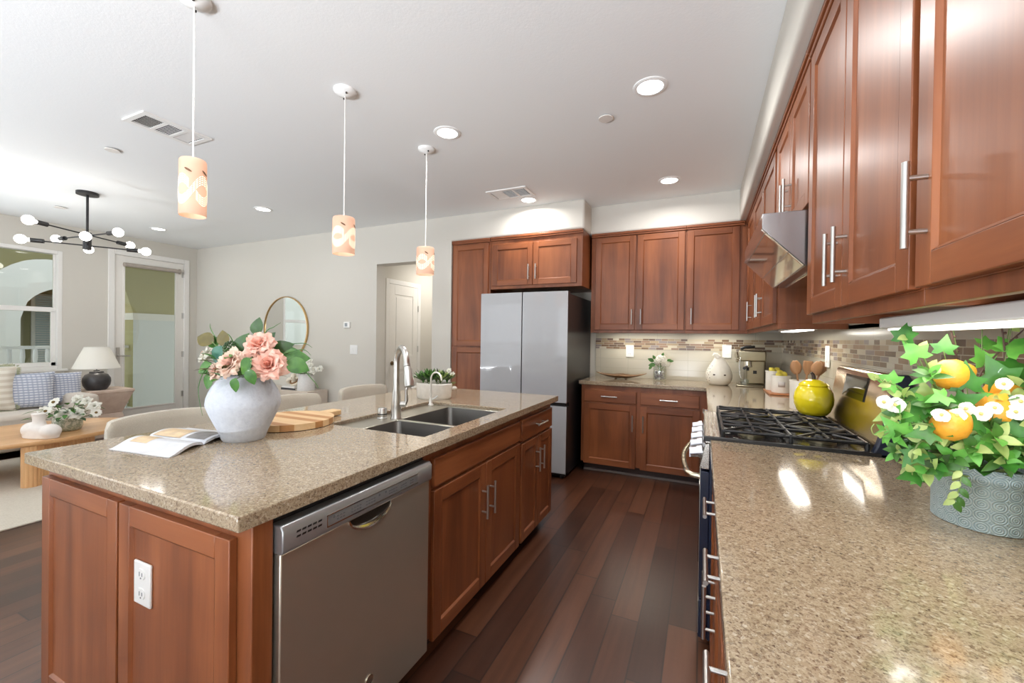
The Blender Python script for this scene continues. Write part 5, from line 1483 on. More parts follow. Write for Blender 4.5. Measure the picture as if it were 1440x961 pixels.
WP = plain('white_pot_glaze', srgb(240, 236, 222), .22, vary=.02, coat=.4)
t = thing('ceramic_pot', 'white pear-shaped ceramic pot with cut-out holes beside the coffee machine', 'ceramic pot', (.145, 4.42, .914))
b = MB()
prof = [(0, 0), (.075, 0), (.092, .012), (.112, .05), (.117, .085), (.112, .120), (.095, .165), (.072, .205), (.052, .235), (.040, .262), (.030, .262), (.040, .23), (.0, .20)]
b.lathe(prof, (.145, 4.42, .914), 40); b.build('body', WP, t)
b = MB(); b.tube([(.135, 4.40, 1.172), (.115, 4.395, 1.200), (.10, 4.39, 1.205), (.085, 4.39, 1.19)], [.030, .022, .012, .003], 12); b.build('lip', WP, t)
b = MB(); HOLE = plain('hole_shadow', srgb(70, 52, 44), .8)
def potpt(a, z, off=.0012):
    for i in range(len(prof) - 1):
        if prof[i][1] <= z <= prof[i + 1][1] and prof[i + 1][1] > prof[i][1]:
            f = (z - prof[i][1]) / (prof[i + 1][1] - prof[i][1]); r = prof[i][0] + f * (prof[i + 1][0] - prof[i][0]); break
    return (.145 + (r + off) * cos(a), 4.42 + (r + off) * sin(a), .914 + z)
for (a, z, s_) in [(-1.95, .10, .011), (-1.15, .10, .011)] + [(-2.75 + .10 * (k % 2), .05 + .02 * k, .006) for k in range(8)] + [(-2.45 + .12 * (k % 2), .04 + .028 * k, .006) for k in range(6)]:
    b.add([potpt(a + s_ / .11 * cos(w_) * (1 if s_ > .008 else .8), z + s_ * .6 * sin(w_)) for w_ in [2 * pi * k / 10 for k in range(10)]], [tuple(range(10))])
b.build('cutout', HOLE, t)

ESP = plain('espresso_steel', srgb(170, 162, 140), .28, 1.0, vary=.03)
t = thing('espresso_machine', 'stainless steel espresso machine on the worktop in the back corner', 'espresso machine', (.40, 4.5, .914))
b = MB(); b.box(.315, .515, 4.40, 4.64, .914, .934); b.box(.290, .50, 4.33, 4.42, .914, .930); b.build('base', ESP, t, bevel=.006)
b = MB(); b.box(.375, .525, 4.44, 4.64, .934, 1.235); bod = b.build('body', ESP, t, bevel=.012, seg=3)
b = MB(); b.box(.310, .53, 4.40, 4.64, 1.145, 1.245); b.build('head', ESP, t, bevel=.012, seg=3)
b = MB(); b.cyl((.385, 4.43, 1.145), (.385, 4.43, 1.105), .034, 20); b.cyl((.385, 4.43, 1.105), (.385, 4.43, 1.092), .038, 20); b.build('group_head', CHROME, t)
b = MB(); b.tube([(.375, 4.395, 1.098), (.35, 4.30, 1.09), (.345, 4.27, 1.088)], [.009, .012, .013], 12); b.tube([(.385, 4.43, 1.092), (.385, 4.42, 1.06)], .012, 10); b.build('portafilter', BLACK, t)
b = MB(); b.tube([(.325, 4.40, 1.18), (.312, 4.385, 1.12), (.318, 4.37, 1.02), (.33, 4.36, .99)], [.007, .006, .005, .004], 10); b.build('steam_wand', CHROME, t)
b = MB(); b.cyl((.309, 4.44, 1.20), (.285, 4.43, 1.20), .028, 18); b.cyl((.309, 4.46, 1.15), (.290, 4.455, 1.15), .018, 18); b.build('dial', CHROME, t)
b = MB(); b.tube([(.325, 4.43, 1.258), (.36, 4.43, 1.275), (.44, 4.44, 1.28)], [.012, .014, .012], 12); b.build('top_handle', BLACK, t)
b = MB(); b.box(.50, .53, 4.45, 4.63, .94, 1.20); b.build('water_tank', plain('smoked_tank', srgb(40, 38, 36), .1), t, bevel=.004)
b = MB(); b.lathe([(0, 0), (.034, 0), (.036, .05), (.034, .05), (.032, .004), (0, .004)], (.36, 4.385, .930), 20); b.build('drip_cup', VG, t)
b = MB(); b.box(.43, .46, 4.438, 4.4405, 1.03, 1.06); b.build('gauge', BLACK, bod)

# canisters on the board
t = thing('wooden_board', 'flat wooden board under the two white canisters', 'board', (.585, 3.95, .914))
b = MB(); b.box(.478, .672, 3.78, 4.15, .9142, .928); b.build('board', wood('board_cherry', 'y', srgb(150, 92, 52), srgb(174, 112, 70), srgb(194, 132, 86), .4, .1), t, bevel=.006)
b = MB(); b.box(.50, .65, 3.80, 4.13, .914, .9145); b.build('base_pad', DARKWOOD, t)
CAN = plain('white_canister', srgb(240, 238, 230), .3, vary=.02, coat=.3)
LEMON = plain('lemon_peel', srgb(232, 216, 84), .45, vary=.08, scale=140, bump=.2)
PLATE = plain('canister_plate', srgb(206, 200, 196), .4)
def canister(x, y, s_, h, label):
    t = thing('canister', label, 'canister', (x, y, .928), 'white canisters on the board')
    b = MB()
    r = s_ * .7071
    prof = [(0, 0), (s_ * .96, 0), (s_, .006), (s_ * 1.0, h - .012), (s_ * 1.05, h - .010), (s_ * 1.05, h), (s_ * .94, h), (s_ * .92, .01), (0, .008)]
    b.lathe(prof, (x, y, .928), 32); b.build('body', CAN, t)
    b = MB(); b.grid(lambda u, v: (x + (s_ * 1.0 + .002) * cos(-2.0 + .7 * u), y + (s_ * 1.0 + .002) * sin(-2.0 + .7 * u), .928 + h * (.35 + .3 * v)), 8, 1); b.build('label_plate', PLATE, t, solid=.001)
canister(.572, 3.90, .066, .135, 'front white canister filled with lemons on the wooden board')
canister(.545, 4.06, .060, .160, 'rear white canister filled with lemons, half hidden by the front one')
def lemon(c, r, d, label, grp):
    o = MB(); d = Vector(d).normalized(); q = d.to_track_quat('Z', 'Y').to_matrix().to_4x4(); o.xf = Matrix.Translation(c) @ q
    o.lathe([(0, -1.22 * r), (.16 * r, -1.16 * r), (.34 * r, -1.0 * r), (.78 * r, -.62 * r), (1.0 * r, 0), (.80 * r, .60 * r), (.36 * r, 1.0 * r), (.20 * r, 1.2 * r), (.10 * r, 1.3 * r), (0, 1.32 * r)], (0, 0, 0), 18)
    return tag(o.build('lemon', LEMON), label, 'lemon', grp)
for (x, y, dz, lab) in [(.555, 3.88, 0, 'left lemon heaped in the front white canister'), (.592, 3.905, .003, 'right lemon heaped in the front white canister'), (.572, 3.935, .012, 'back lemon heaped in the front white canister'), (.530, 4.045, .025, 'left lemon heaped in the rear white canister'), (.565, 4.07, .026, 'right lemon heaped in the rear white canister')]:
    lemon((x, y, .928 + .140 + dz), .024, (random.Random(int(x * 1e4)).random() - .5, .3, .4), lab, 'lemons in the canisters')

# utensil crock
t = thing('utensil_crock', 'white utensil crock behind the yellow pot on the worktop', 'crock', (.572, 3.10, .914))
b = MB(); b.lathe([(0, 0), (.066, 0), (.070, .006), (.072, .170), (.074, .178), (.066, .178), (.064, .012), (0, .010)], (.572, 3.10, .914), 32); b.build('body', CAN, t)
b = MB(); b.grid(lambda u, v: (.572 + .0735 * cos(-2.3 + .55 * u), 3.10 + .0735 * sin(-2.3 + .55 * u), .914 + .05 + .07 * v), 8, 1); b.build('label_plate', PLATE, t, solid=.001)
for i, (dx, dy, kind, lab) in enumerate([(-.02, .0, 'spoon', 'leftmost round wooden spoon in the crock'), (.012, .01, 'spatula', 'flat wooden spatula in the middle of the crock'), (.035, -.01, 'spoon', 'second wooden spoon in the crock, leaning right'), (.05, .015, 'fork', 'pale wooden spatula leaning right in the crock')]):
    b = MB(); base = Vector((.572 + dx * .35, 3.10 + dy * .5, .930)); top = Vector((.572 + dx * 1.7, 3.10 + dy, 1.135))
    b.tube([base, top], [.005, .006], 10)
    d = (top - base).normalized(); s_ = Vector((1, 0, 0)); s_ = (s_ - d * s_.dot(d)).normalized(); nn = d.cross(s_)
    wd = .030 if kind == 'spoon' else .026; Lh = .085
    def head(u, v, d=d, s_=s_, nn=nn, top=top, wd=wd, Lh=Lh, kind=kind):
        k = sin(pi * (.06 + .90 * u)) ** .6 if kind == 'spoon' else (.35 + .65 * min(1, u * 2.2)) * (1 if u < .97 else .92)
        q = (v - .5) * 2
        return top + d * (u * Lh - .006) + s_ * wd * k * q + nn * (.010 * q * q if kind == 'spoon' else 0)
    b2 = MB(); b2.grid(head, 10, 6)
    o = tag(b.build('wooden_spoon' if kind == 'spoon' else 'wooden_spatula', SPOONWOOD), lab, 'wooden utensil', 'wooden utensils in the crock')
    b2.build('bowl' if kind == 'spoon' else 'blade', SPOONWOOD, o, solid=.006)

# yellow lidded pot on the range
kx, ky, kz = .518, 2.565, .961
YEL = plain('yellow_enamel', srgb(248, 224, 36), .12, vary=.02, coat=.6)
t = thing('yellow_pot', 'glossy yellow round lidded pot with dark knob on the range', 'pot', (kx, ky, kz))
b = MB(); b.lathe([(0, 0), (.048, 0), (.058, .004), (.072, .022), (.083, .055), (.0855, .085), (.081, .115), (.067, .142), (.061, .148), (.057, .146), (0, .13)], (kx, ky, kz), 48); b.build('body', YEL, t)
b = MB(); b.lathe([(.064, .147), (.066, .151), (.061, .158), (.042, .172), (.02, .180), (0, .181)], (kx, ky, kz), 40); b.build('lid', YEL, t)
b = MB(); b.tube([(kx, ky, kz + .178), (kx, ky, kz + .192), (kx - .004, ky, kz + .205), (kx - .012, ky, kz + .214)], [.009, .0095, .008, .006], 12); b.build('lid_knob', plain('brown_knob', srgb(56, 38, 24), .4), t)

# ------------------------------------------------------------------ ivy and lemon planter
pcx, pcy = .597, 1.345
def tin_mat():
    m = NT('embossed_blue_grey_tin'); v = m.coord()
    s = m.n('ShaderNodeSeparateXYZ', {0: m.mapping(v, (1, 1, 1), (-pcx, -pcy, -.914))})
    ang = m.math('ARCTAN2', s.outputs[1], s.outputs[0])
    uu = m.math('MULTIPLY', ang, 1 / .30); vv = m.math('MULTIPLY', s.outputs[2], 1 / .0255)
    fu = m.math('SUBTRACT', m.math('FRACT', uu), .5); fv = m.math('SUBTRACT', m.math('FRACT', vv), .5)
    rad = m.math('SQRT', m.math('ADD', m.math('MULTIPLY', fu, fu), m.math('MULTIPLY', fv, fv)))
    a2 = m.math('ARCTAN2', fv, fu)
    sp = m.math('SINE', m.math('ADD', m.math('MULTIPLY', rad, 36.0), a2))
    hgt = m.math('MULTIPLY_ADD', sp, .5, .5)
    nz = m.noise(v, 80, 3)
    col = m.ramp(m.math('ADD', m.math('MULTIPLY', hgt, .5), m.math('MULTIPLY', nz, .5)), [(.2, srgb(140, 162, 168)), (.5, srgb(168, 186, 190)), (.8, srgb(194, 206, 206))])
    m.P(color=col, rough=.5, metal=.1, normal=m.bump(hgt, .5, .004)); return m.mat
t = thing('tin_planter', 'blue-grey embossed oval tin planter on the right worktop', 'planter', (pcx, pcy, .914))
b = MB(); b.lathe([(0, 0), (.078, 0), (.080, .002), (.0805, .130), (.083, .133), (.083, .139), (.079, .140), (.077, .132), (.0765, .1)], (pcx, pcy, .914), 56, sy=1.12, cap=True); b.build('tin', tin_mat(), t)
b = MB(); b.lathe([(.0755, .115), (.05, .122), (0, .124)], (pcx, pcy, .914), 30, sy=1.12); b.build('soil', plain('dark_moss', srgb(40, 44, 26), .9, vary=.3), t)
t = thing('ivy_plant', 'faux ivy with lemons and white blossoms in the blue-grey planter', 'plant', (pcx, pcy, 1.04))
root = Vector((pcx, pcy, 1.04))
camdir = (Vector(CAM_LOC) - root).normalized()
toward = Vector((-.40, -.90, .18))
rr = random.Random(21)
def smooth_path(P_, n=16):
    pts = []
    for i in range(n + 1):
        u = i / n * (len(P_) - 1); k = min(int(u), len(P_) - 2); f = u - k
        p0 = P_[max(k - 1, 0)]; p1 = P_[k]; p2 = P_[k + 1]; p3 = P_[min(k + 2, len(P_) - 1)]
        pts.append(.5 * ((2 * p1) + (p2 - p0) * f + (2 * p0 - 5 * p1 + 4 * p2 - p3) * f * f + (3 * p1 - p0 - 3 * p2 + p3) * f ** 3))
    return pts
IM = [G_BRIGHT, G_DEEP, G_LIGHT]
for (p, S, spin, k) in IVY_SPOTS:
    p = Vector(p); b = MB()
    nrm = (toward + Vector((rr.uniform(-.4, .4), rr.uniform(-.3, .3), rr.uniform(0, .7)))).normalized()
    out = (p - root); out.y *= .3
    d = (out.normalized() + Vector((cos(spin * 2), 0, sin(spin * 2) - .4)) * .7)
    S *= .80; ivy(b, p - d.normalized() * S * .3, d, nrm, S)
    q = p - d.normalized() * S * .28
    b.tube([q, q * .8 + root * .2 + Vector((0, 0, -.008))], .0011, 5, 1)
    b.build('ivy_leaf', [IM[k], STEMG], t)
for vi, v in enumerate(VINES):
    P_ = [Vector(q) for q in v]; pts = smooth_path(P_); b = MB()
    twig = vi in (3, 4, 5)
    b.tube(pts, [.0026 - .0012 * i / 16 for i in range(17)], 7, 0)
    if twig:
        for i in range(6, 16, 2): 
            b.ball(pts[i] + Vector((.004 * (-1) ** i, 0, .002)), .0032, 7, 5)
    else:
        for i in range(3, 16, 3):
            d = Vector((rr.uniform(-1, .3), rr.uniform(-.6, .2), rr.uniform(-.3, .7))); leaf(b, pts[i], d, toward, .028, .017, 1, .2, .2, 4)
    b.build('vine', [STEMB if twig else STEMG, G_LIGHT], t)
for (p, r, a) in FRUIT_SPOTS:
    o = MB(); d = Vector((cos(a), -.3, sin(a))).normalized(); o.xf = Matrix.Translation(p) @ d.to_track_quat('Z', 'Y').to_matrix().to_4x4()
    o.lathe([(0, -1.12 * r), (.2 * r, -1.08 * r), (.40 * r, -.96 * r), (.80 * r, -.60 * r), (1.0 * r, 0), (.82 * r, .58 * r), (.42 * r, .96 * r), (.20 * r, 1.12 * r), (0, 1.16 * r)], (0, 0, 0), 22)
    o.xf = None; o.tube([p, root], .0015, 5, 1)
    o.build('lemon', [plain('golden_lemon', srgb(226, 160, 48), .42, vary=.05, scale=160, bump=.15), STEMG], t)
for (p, S) in BLOSSOM_SPOTS:
    b = MB(); p = Vector(p); nrm = (toward + Vector((rr.uniform(-.4, .4), 0, rr.uniform(-.2, .5)))).normalized(); tn = nrm.orthogonal().normalized()
    for k in range(5):
        d = Matrix.Rotation(2 * pi * k / 5, 4, nrm) @ tn
        leaf(b, p, d + nrm * .15, nrm, S * .56, S * .60, 0, .25, .12, 6, .7, True)
    b.ball(p + nrm * .003, .0035, 8, 6, 2); b.tube([p, p * .75 + root * .25 - Vector((0, 0, .01))], .001, 5, 1)
    b.build('white_blossom', [WHITEP, STEMG, plain('blossom_centre', srgb(222, 206, 120), .6)], t)
# leafy sprigs: variegated rosettes and filler leaves round the pot
def sprig(p, axis, n, L, mats_, lab=None):
    b = MB(); p = Vector(p); axis = Vector(axis).normalized(); s0 = axis.orthogonal().normalized()
    b.tube([root * .6 + p * .4, p + axis * L * .4], .0014, 5, len(mats_) - 1)
    for i in range(n):
        d = Matrix.Rotation(i * 2.4, 4, axis) @ s0
        el = .15 + .75 * (i / n)
        leaf(b, p + axis * L * .35 * i / n, d * (1 - el * .6) + axis * el, axis, L * (1 - .35 * i / n), L * .42, rr.randrange(len(mats_) - 1), .25, .3, 5)
    b.build('leaf_sprig', mats_, t)
for (p, ax, n, L) in [((.530, 1.225, 1.105), (-.3, -.8, .4), 9, .050), ((.485, 1.222, 1.135), (-.5, -.7, .3), 8, .042), ((.555, 1.215, 1.13), (.1, -.9, .4), 9, .052), ((.575, 1.225, 1.09), (.1, -.9, .1), 8, .045),
                      ((.445, 1.235, 1.10), (-.8, -.5, .2), 8, .045), ((.415, 1.225, 1.165), (-.8, -.5, .3), 8, .042), ((.425, 1.235, 1.20), (-.7, -.4, .6), 8, .044), ((.40, 1.22, 1.125), (-.8, -.4, .0), 8, .04), ((.47, 1.245, 1.25), (-.4, -.5, .7), 8, .045),
                      ((.605, 1.235, 1.115), (.2, -.9, .3), 8, .05), ((.50, 1.225, 1.085), (-.2, -.9, .0), 7, .045), ((.62, 1.24, 1.16), (.1, -.9, .4), 8, .05)]:
    sprig(p, ax, n, L, [G_LIGHT, G_MID, G_BRIGHT, STEMG])
for i in range(26):
    px_ = rr.uniform(-.19, .07); pz_ = rr.uniform(.04, .24) - abs(px_) * .35
    sprig((pcx + px_, pcy - rr.uniform(.07, .125), 1.03 + pz_), (px_ * 4, -.8, rr.uniform(.1, .8)), 7, rr.uniform(.034, .048), [G_LIGHT, G_MID, G_BRIGHT, STEMG] if i % 3 else [G_DEEP, G_MID, G_DARK, STEMG])
b = MB()
for i in range(130):
    a = rr.random() * 2 * pi; R_ = .02 + .115 * sqrt(rr.random()); h = rr.random()
    p = root + Vector((R_ * cos(a) * .78, R_ * sin(a), .0 + .13 * h * (1 - R_ * 2.2)))
    if p.x > .672: continue
    d = Vector((cos(a) * .9, sin(a) * .9, rr.uniform(-.1, .9)))
    if p.x > .64 and d.x > 0: d.x *= -.6
    (ivy if rr.random() < .35 else leaf)(b, p, d, Vector((0, 0, 1)) + toward * .6, *((.05,) if False else ())) if False else leaf(b, p, d, Vector((0, 0, 1)) + toward * .6, .045 + .03 * rr.random(), .026 + .012 * rr.random(), rr.choice((0, 1, 1, 2, 3)), .3, .22, 5)
b.build('leaf_filler', [G_MID, G_DEEP, G_DARK, G_LIGHT], t, stuff=True)
b = MB(); P_ = smooth_path([Vector(q) for q in SPRIG], 10); b.tube(P_, .0013, 6, 1)
for i in range(3, 11):
    d = (P_[min(i + 1, 10)] - P_[i - 1]).normalized() + Vector((.7 * (-1) ** i, -.1, .1)); leaf(b, P_[i], d, toward, .026, .013, i % 2 * 2, .2, .2, 4)
b.build('hanging_sprig', [G_MID, STEMG, G_LIGHT], t)
b = MB()
P_ = [Vector((.395, 1.226, 1.24)) + Vector((-.040 * k / 24, -.012 * k / 24, .012 * k / 24)) + Vector((0, .003 * cos(k * .95), .0035 * sin(k * .95))) for k in range(25)]
b.tube(P_, .0009, 5); b.build('tendril', G_LIGHT, t)
b = MB(); P_ = smooth_path([Vector((.41, 1.21, 1.144)), Vector((.375, 1.205, 1.13)), Vector((.36, 1.205, 1.12)), Vector((.352, 1.20, 1.135)), Vector((.357, 1.2, 1.146))]); b.tube(P_, .001, 5); b.build('tendril', G_LIGHT, t)

# ------------------------------------------------------------------ living area
m = NT('cream_woven_rug'); v = m.coord()
wv1 = m.n('ShaderNodeTexWave', {'Vector': v, 'Scale': 16.0, 'Distortion': 3.0, 'Detail': 2.0}, bands_direction='X').outputs[1]
m.P(color=m.ramp(m.math('MULTIPLY_ADD', m.noise(v, 60, 3), .5, m.math('MULTIPLY', wv1, .5)), [(.2, srgb(176, 166, 150)), (.7, srgb(204, 196, 182))]), rough=.95, normal=m.bump(wv1, .4, .006))
b = MB(); b.box(-6.49, -4.20, .20, 3.25, 0, .012)
tag(b.build('area_rug', m.mat, bevel=.004), 'cream woven area rug under the round wooden coffee table', 'rug')

t = thing('sofa', 'cream linen sofa below the window at the far left', 'sofa', (-7.05, 1.3, 0))
sx0, sx1, sy0, sy1 = -7.58, -6.55, .20, 2.46
b = MB(); b.box(sx0, sx1 + .03, sy0 + .02, sy1 - .02, .07, .30); b.build('base', SOFAFAB, t, bevel=.03, seg=3)
b = MB(); b.box(sx0, sx0 + .24, sy0 + .02, sy1 - .02, .25, .70); b.build('back_frame', SOFAFAB, t, bevel=.05, seg=4)
for y0, y1 in ((sy0, sy0 + .20), (sy1 - .20, sy1)):
    b = MB(); b.box(sx0 + .02, sx1 + .02, y0, y1, .10, .60); b.build('arm', SOFAFAB, t, bevel=.05, seg=4)
ym = (sy0 + sy1) / 2
for y0, y1 in ((sy0 + .205, ym - .003), (ym + .003, sy1 - .205)):
    b = MB(); b.box(sx0 + .22, sx1 + .05, y0, y1, .285, .455); b.build('seat_cushion', SOFAFAB, t, bevel=.05, seg=4)
    b = MB(); b.xf = Matrix.Translation((sx0 + .24, 0, .46)) @ Matrix.Rotation(radians(-9), 4, 'Y'); b.box(-.02, .17, y0, y1, -.01, .36); b.build('back_cushion', SOFAFAB, t, bevel=.06, seg=4)
for x in (sx0 + .08, sx1 - .05):
    for y in (sy0 + .1, sy1 - .1):
        b = MB(); b.box(x - .03, x + .03, y - .03, y + .03, 0.0, .075); b.build('leg', BLACK, t)

def pillow(c, w_, th, rotz, tilt, mat_, label, fringe=None):
    b = MB(); X = Matrix.Translation(c) @ Matrix.Rotation(rotz, 4, 'Z') @ Matrix.Rotation(tilt, 4, 'Y')
    b.xf = X
    def fn(sg):
        def f(u, v):
            p = (u - .5) * 2; q = (v - .5) * 2
            k = (1 - abs(p) ** 2.6) * (1 - abs(q) ** 2.6)
            pin = 1 - .07 * (1 - abs(q) ** 2) * abs(p) ** 3; pin2 = 1 - .07 * (1 - abs(p) ** 2) * abs(q) ** 3
            return (sg * th / 2 * max(0, k) ** .45, p * w_ / 2 * pin, q * w_ / 2 * pin2)
        return f
    b.grid(fn(1), 16, 16); b.grid(fn(-1), 16, 16)
    o = tag(b.build('throw_pillow', mat_), label, 'pillow')
    if fringe:
        fb = MB(); fb.xf = X; r2 = random.Random(4)
        for i in range(160):
            s_ = i / 160 * 4; k = int(s_); f = (s_ - k) * 2 - 1
            p, q = [(f, -1), (1, f), (-f, 1), (-1, -f)][k]
            d = Vector((r2.uniform(-.4, .4), p if abs(p) == 1 else 0, q if abs(q) == 1 else 0))
            leaf(fb, (0, p * w_ / 2 * .97, q * w_ / 2 * .97), d, (1, 0, 0), .045, .016, 0, .3, .1, 3)
        fb.build('ruffle', fringe, o)
    return o
def stripe_cloth(name, c1, c2, scale, axis):
    m = NT(name); v = m.coord(); w1 = m.n('ShaderNodeTexWave', {'Vector': v, 'Scale': scale, 'Distortion': .4}, bands_direction=axis).outputs[1]
    m.P(color=m.ramp(w1, [(.35, c1), (.65, c2)]), rough=.9, sheen=.2); return m.mat
def check_cloth(name, base, line, s1, s2):
    m = NT(name); v = m.coord(); w1 = m.n('ShaderNodeTexWave', {'Vector': v, 'Scale': s1, 'Distortion': .6}, bands_direction='Y').outputs[1]; w2 = m.n('ShaderNodeTexWave', {'Vector': v, 'Scale': s2, 'Distortion': .6}, bands_direction='Z').outputs[1]
    f = m.math('MAXIMUM', m.math('MULTIPLY', m.math('GREATER_THAN', w1, .7), .6), m.math('GREATER_THAN', w2, .66))
    m.P(color=m.mix(f, base, line), rough=.9, sheen=.2); return m.mat
pillow((-7.01, 1.66, .70), .50, .19, -.30, -.30, stripe_cloth('pillow_stripe', srgb(226, 220, 208), srgb(206, 196, 180), 5.0, 'Z'), 'large cream striped pillow with sage ruffle on the sofa', leafmat('sage_ruffle', srgb(140, 146, 116), srgb(190, 190, 164), .9))
pillow((-6.95, 1.985, .665), .42, .15, -.35, -.28, check_cloth('blue_check', srgb(206, 208, 216), srgb(142, 150, 170), 9.0, 11.0), 'blue-grey checked pillow next to the ruffled cream pillow')
pillow((-6.99, 2.26, .66), .38, .13, -.2, -.20, check_cloth('blue_check_fine', srgb(204, 206, 214), srgb(138, 146, 168), 10.0, 12.0), 'blue-grey checked pillow nearest the table lamp')

# side table and lamp
STONE = NT('blush_travertine'); v = STONE.coord(); nz = STONE.noise(v, 9, 5, .6, .5)
STONE.P(color=STONE.ramp(nz, [(.3, srgb(196, 172, 156)), (.7, srgb(216, 196, 182))]), rough=.5)
tx, ty = -7.08, 2.70
t = thing('side_table', 'blush stone side table with slanted sides between sofa and patio door', 'side table', (tx, ty, 0))
b = MB()
def frus(z0, h0, z1, h1):
    vs = [(tx + sx_ * h, ty + sy_ * h, z) for (z, h) in ((z0, h0), (z1, h1)) for (sx_, sy_) in ((-1, -1), (1, -1), (1, 1), (-1, 1))]
    b.add(vs, [(0, 3, 2, 1), (4, 5, 6, 7), (0, 1, 5, 4), (1, 2, 6, 5), (2, 3, 7, 6), (3, 0, 4, 7)])
frus(0, .22, .29, .135); frus(.29, .135, .56, .222); b.build('pedestal', STONE.mat, t, bevel=.006)
b = MB(); b.box(tx - .228, tx + .228, ty - .228, ty + .228, .56, .597); b.build('table_top', STONE.mat, t, bevel=.006)
lx, ly = -7.05, 2.615
t = thing('table_lamp', 'black ceramic table lamp with white cone shade on the side table', 'lamp', (lx, ly, .597))
DARKCER = plain('charcoal_ceramic', srgb(50, 48, 50), .38, vary=.25, scale=25, bump=.2)
b = MB(); b.lathe([(0, 0), (.085, 0), (.098, .008), (.128, .06), (.136, .11), (.132, .15), (.108, .195), (.07, .215), (.066, .235), (.052, .238), (0, .238)], (lx, ly, .597), 40); b.build('base', DARKCER, t)
b = MB(); b.cyl((lx, ly, .83), (lx, ly, 1.09), .007, 10); b.lathe([(.03, .235), (.03, .25), (.012, .255)], (lx, ly, .597), 20); 
for a in (0, 2.094, 4.188): b.tube([(lx, ly, 1.09), (lx + .118 * cos(a), ly + .118 * sin(a), 1.143)], .002, 6)
b.build('stem', BLACK, t)
m = NT('white_shade_linen'); cc = (.86, .85, .81, 1)
df = m.n('ShaderNodeBsdfDiffuse', {0: cc}); tr = m.n('ShaderNodeBsdfTranslucent', {0: cc}); mx = m.n('ShaderNodeMixShader', {0: .35})
m.t.links.new(df.outputs[0], mx.inputs[1]); m.t.links.new(tr.outputs[0], mx.inputs[2]); m.t.links.new(mx.outputs[0], m.out.inputs[0])
b = MB(); b.lathe([(.228, .278), (.226, .280), (.118, .548), (.120, .550), (.117, .545), (.224, .278)], (lx, ly, .597), 48, cap=False); b.build('lamp_shade', m.mat, t)
b = MB(); b.ball((lx, ly, .98), .03, 14, 10); b.build('bulb', BULB, t)
d = bpy.data.lights.new('lamp_light', 'POINT'); d.energy = 1.5; d.color = (1.0, .92, .8); d.shadow_soft_size = .04
o = bpy.data.objects.new('lamp_light', d); COL.objects.link(o); o.location = (lx, ly, .94); o.parent = t; o.matrix_parent_inverse = Matrix.Translation(-t.location)

# coffee table
ctx, cty = -5.66, 1.66
t = thing('coffee_table', 'oval pale oak coffee table with fluted base on the cream rug', 'coffee table', (ctx, cty, 0))
b = MB(); b.lathe([(0, -.038), (.555, -.038), (.57, -.028), (.575, -.012), (.570, 0), (0, 0)], (ctx, cty, .40), 72, sy=1.22); b.build('table_top', PALEWOOD, t)
def fluted(c, ang, Lh, th):
    b = MB(); n = 84; vs = []; pts = []
    for i in range(n):
        a = 2 * pi * i / n; px = max(-Lh, min(Lh, (Lh + th) * cos(a) * 1.25)); 
        pts.append(None)
    # stadium outline with flutes
    per = 4 * Lh + 2 * pi * th; out = []
    N = 150
    for i in range(N):
        s_ = per * i / N
        if s_ < 2 * Lh: p = (-Lh + s_, -th); nrm = (0, -1)
        elif s_ < 2 * Lh + pi * th: a = -pi / 2 + (s_ - 2 * Lh) / th; p = (Lh + th * cos(a), th * sin(a)); nrm = (cos(a), sin(a))
        elif s_ < 4 * Lh + pi * th: p = (Lh - (s_ - 2 * Lh - pi * th), th); nrm = (0, 1)
        else: a = pi / 2 + (s_ - 4 * Lh - pi * th) / th; p = (-Lh + th * cos(a), th * sin(a)); nrm = (cos(a), sin(a))
        k = .006 * abs(sin(pi * s_ / per * round(per / .026)))
        x, y = p[0] + nrm[0] * k, p[1] + nrm[1] * k
        out.append((c[0] + x * cos(ang) - y * sin(ang), c[1] + x * sin(ang) + y * cos(ang)))
    b.prism(out, 'z', .012, .3625, smooth=False); return b
fluted((-5.30, 1.72), atan2(.5, -.26), .24, .055).build('fluted_leg', PALEWOODZ, t)
fluted((-5.86, 1.20), atan2(.2, .5), .24, .055).build('fluted_leg', PALEWOODZ, t)

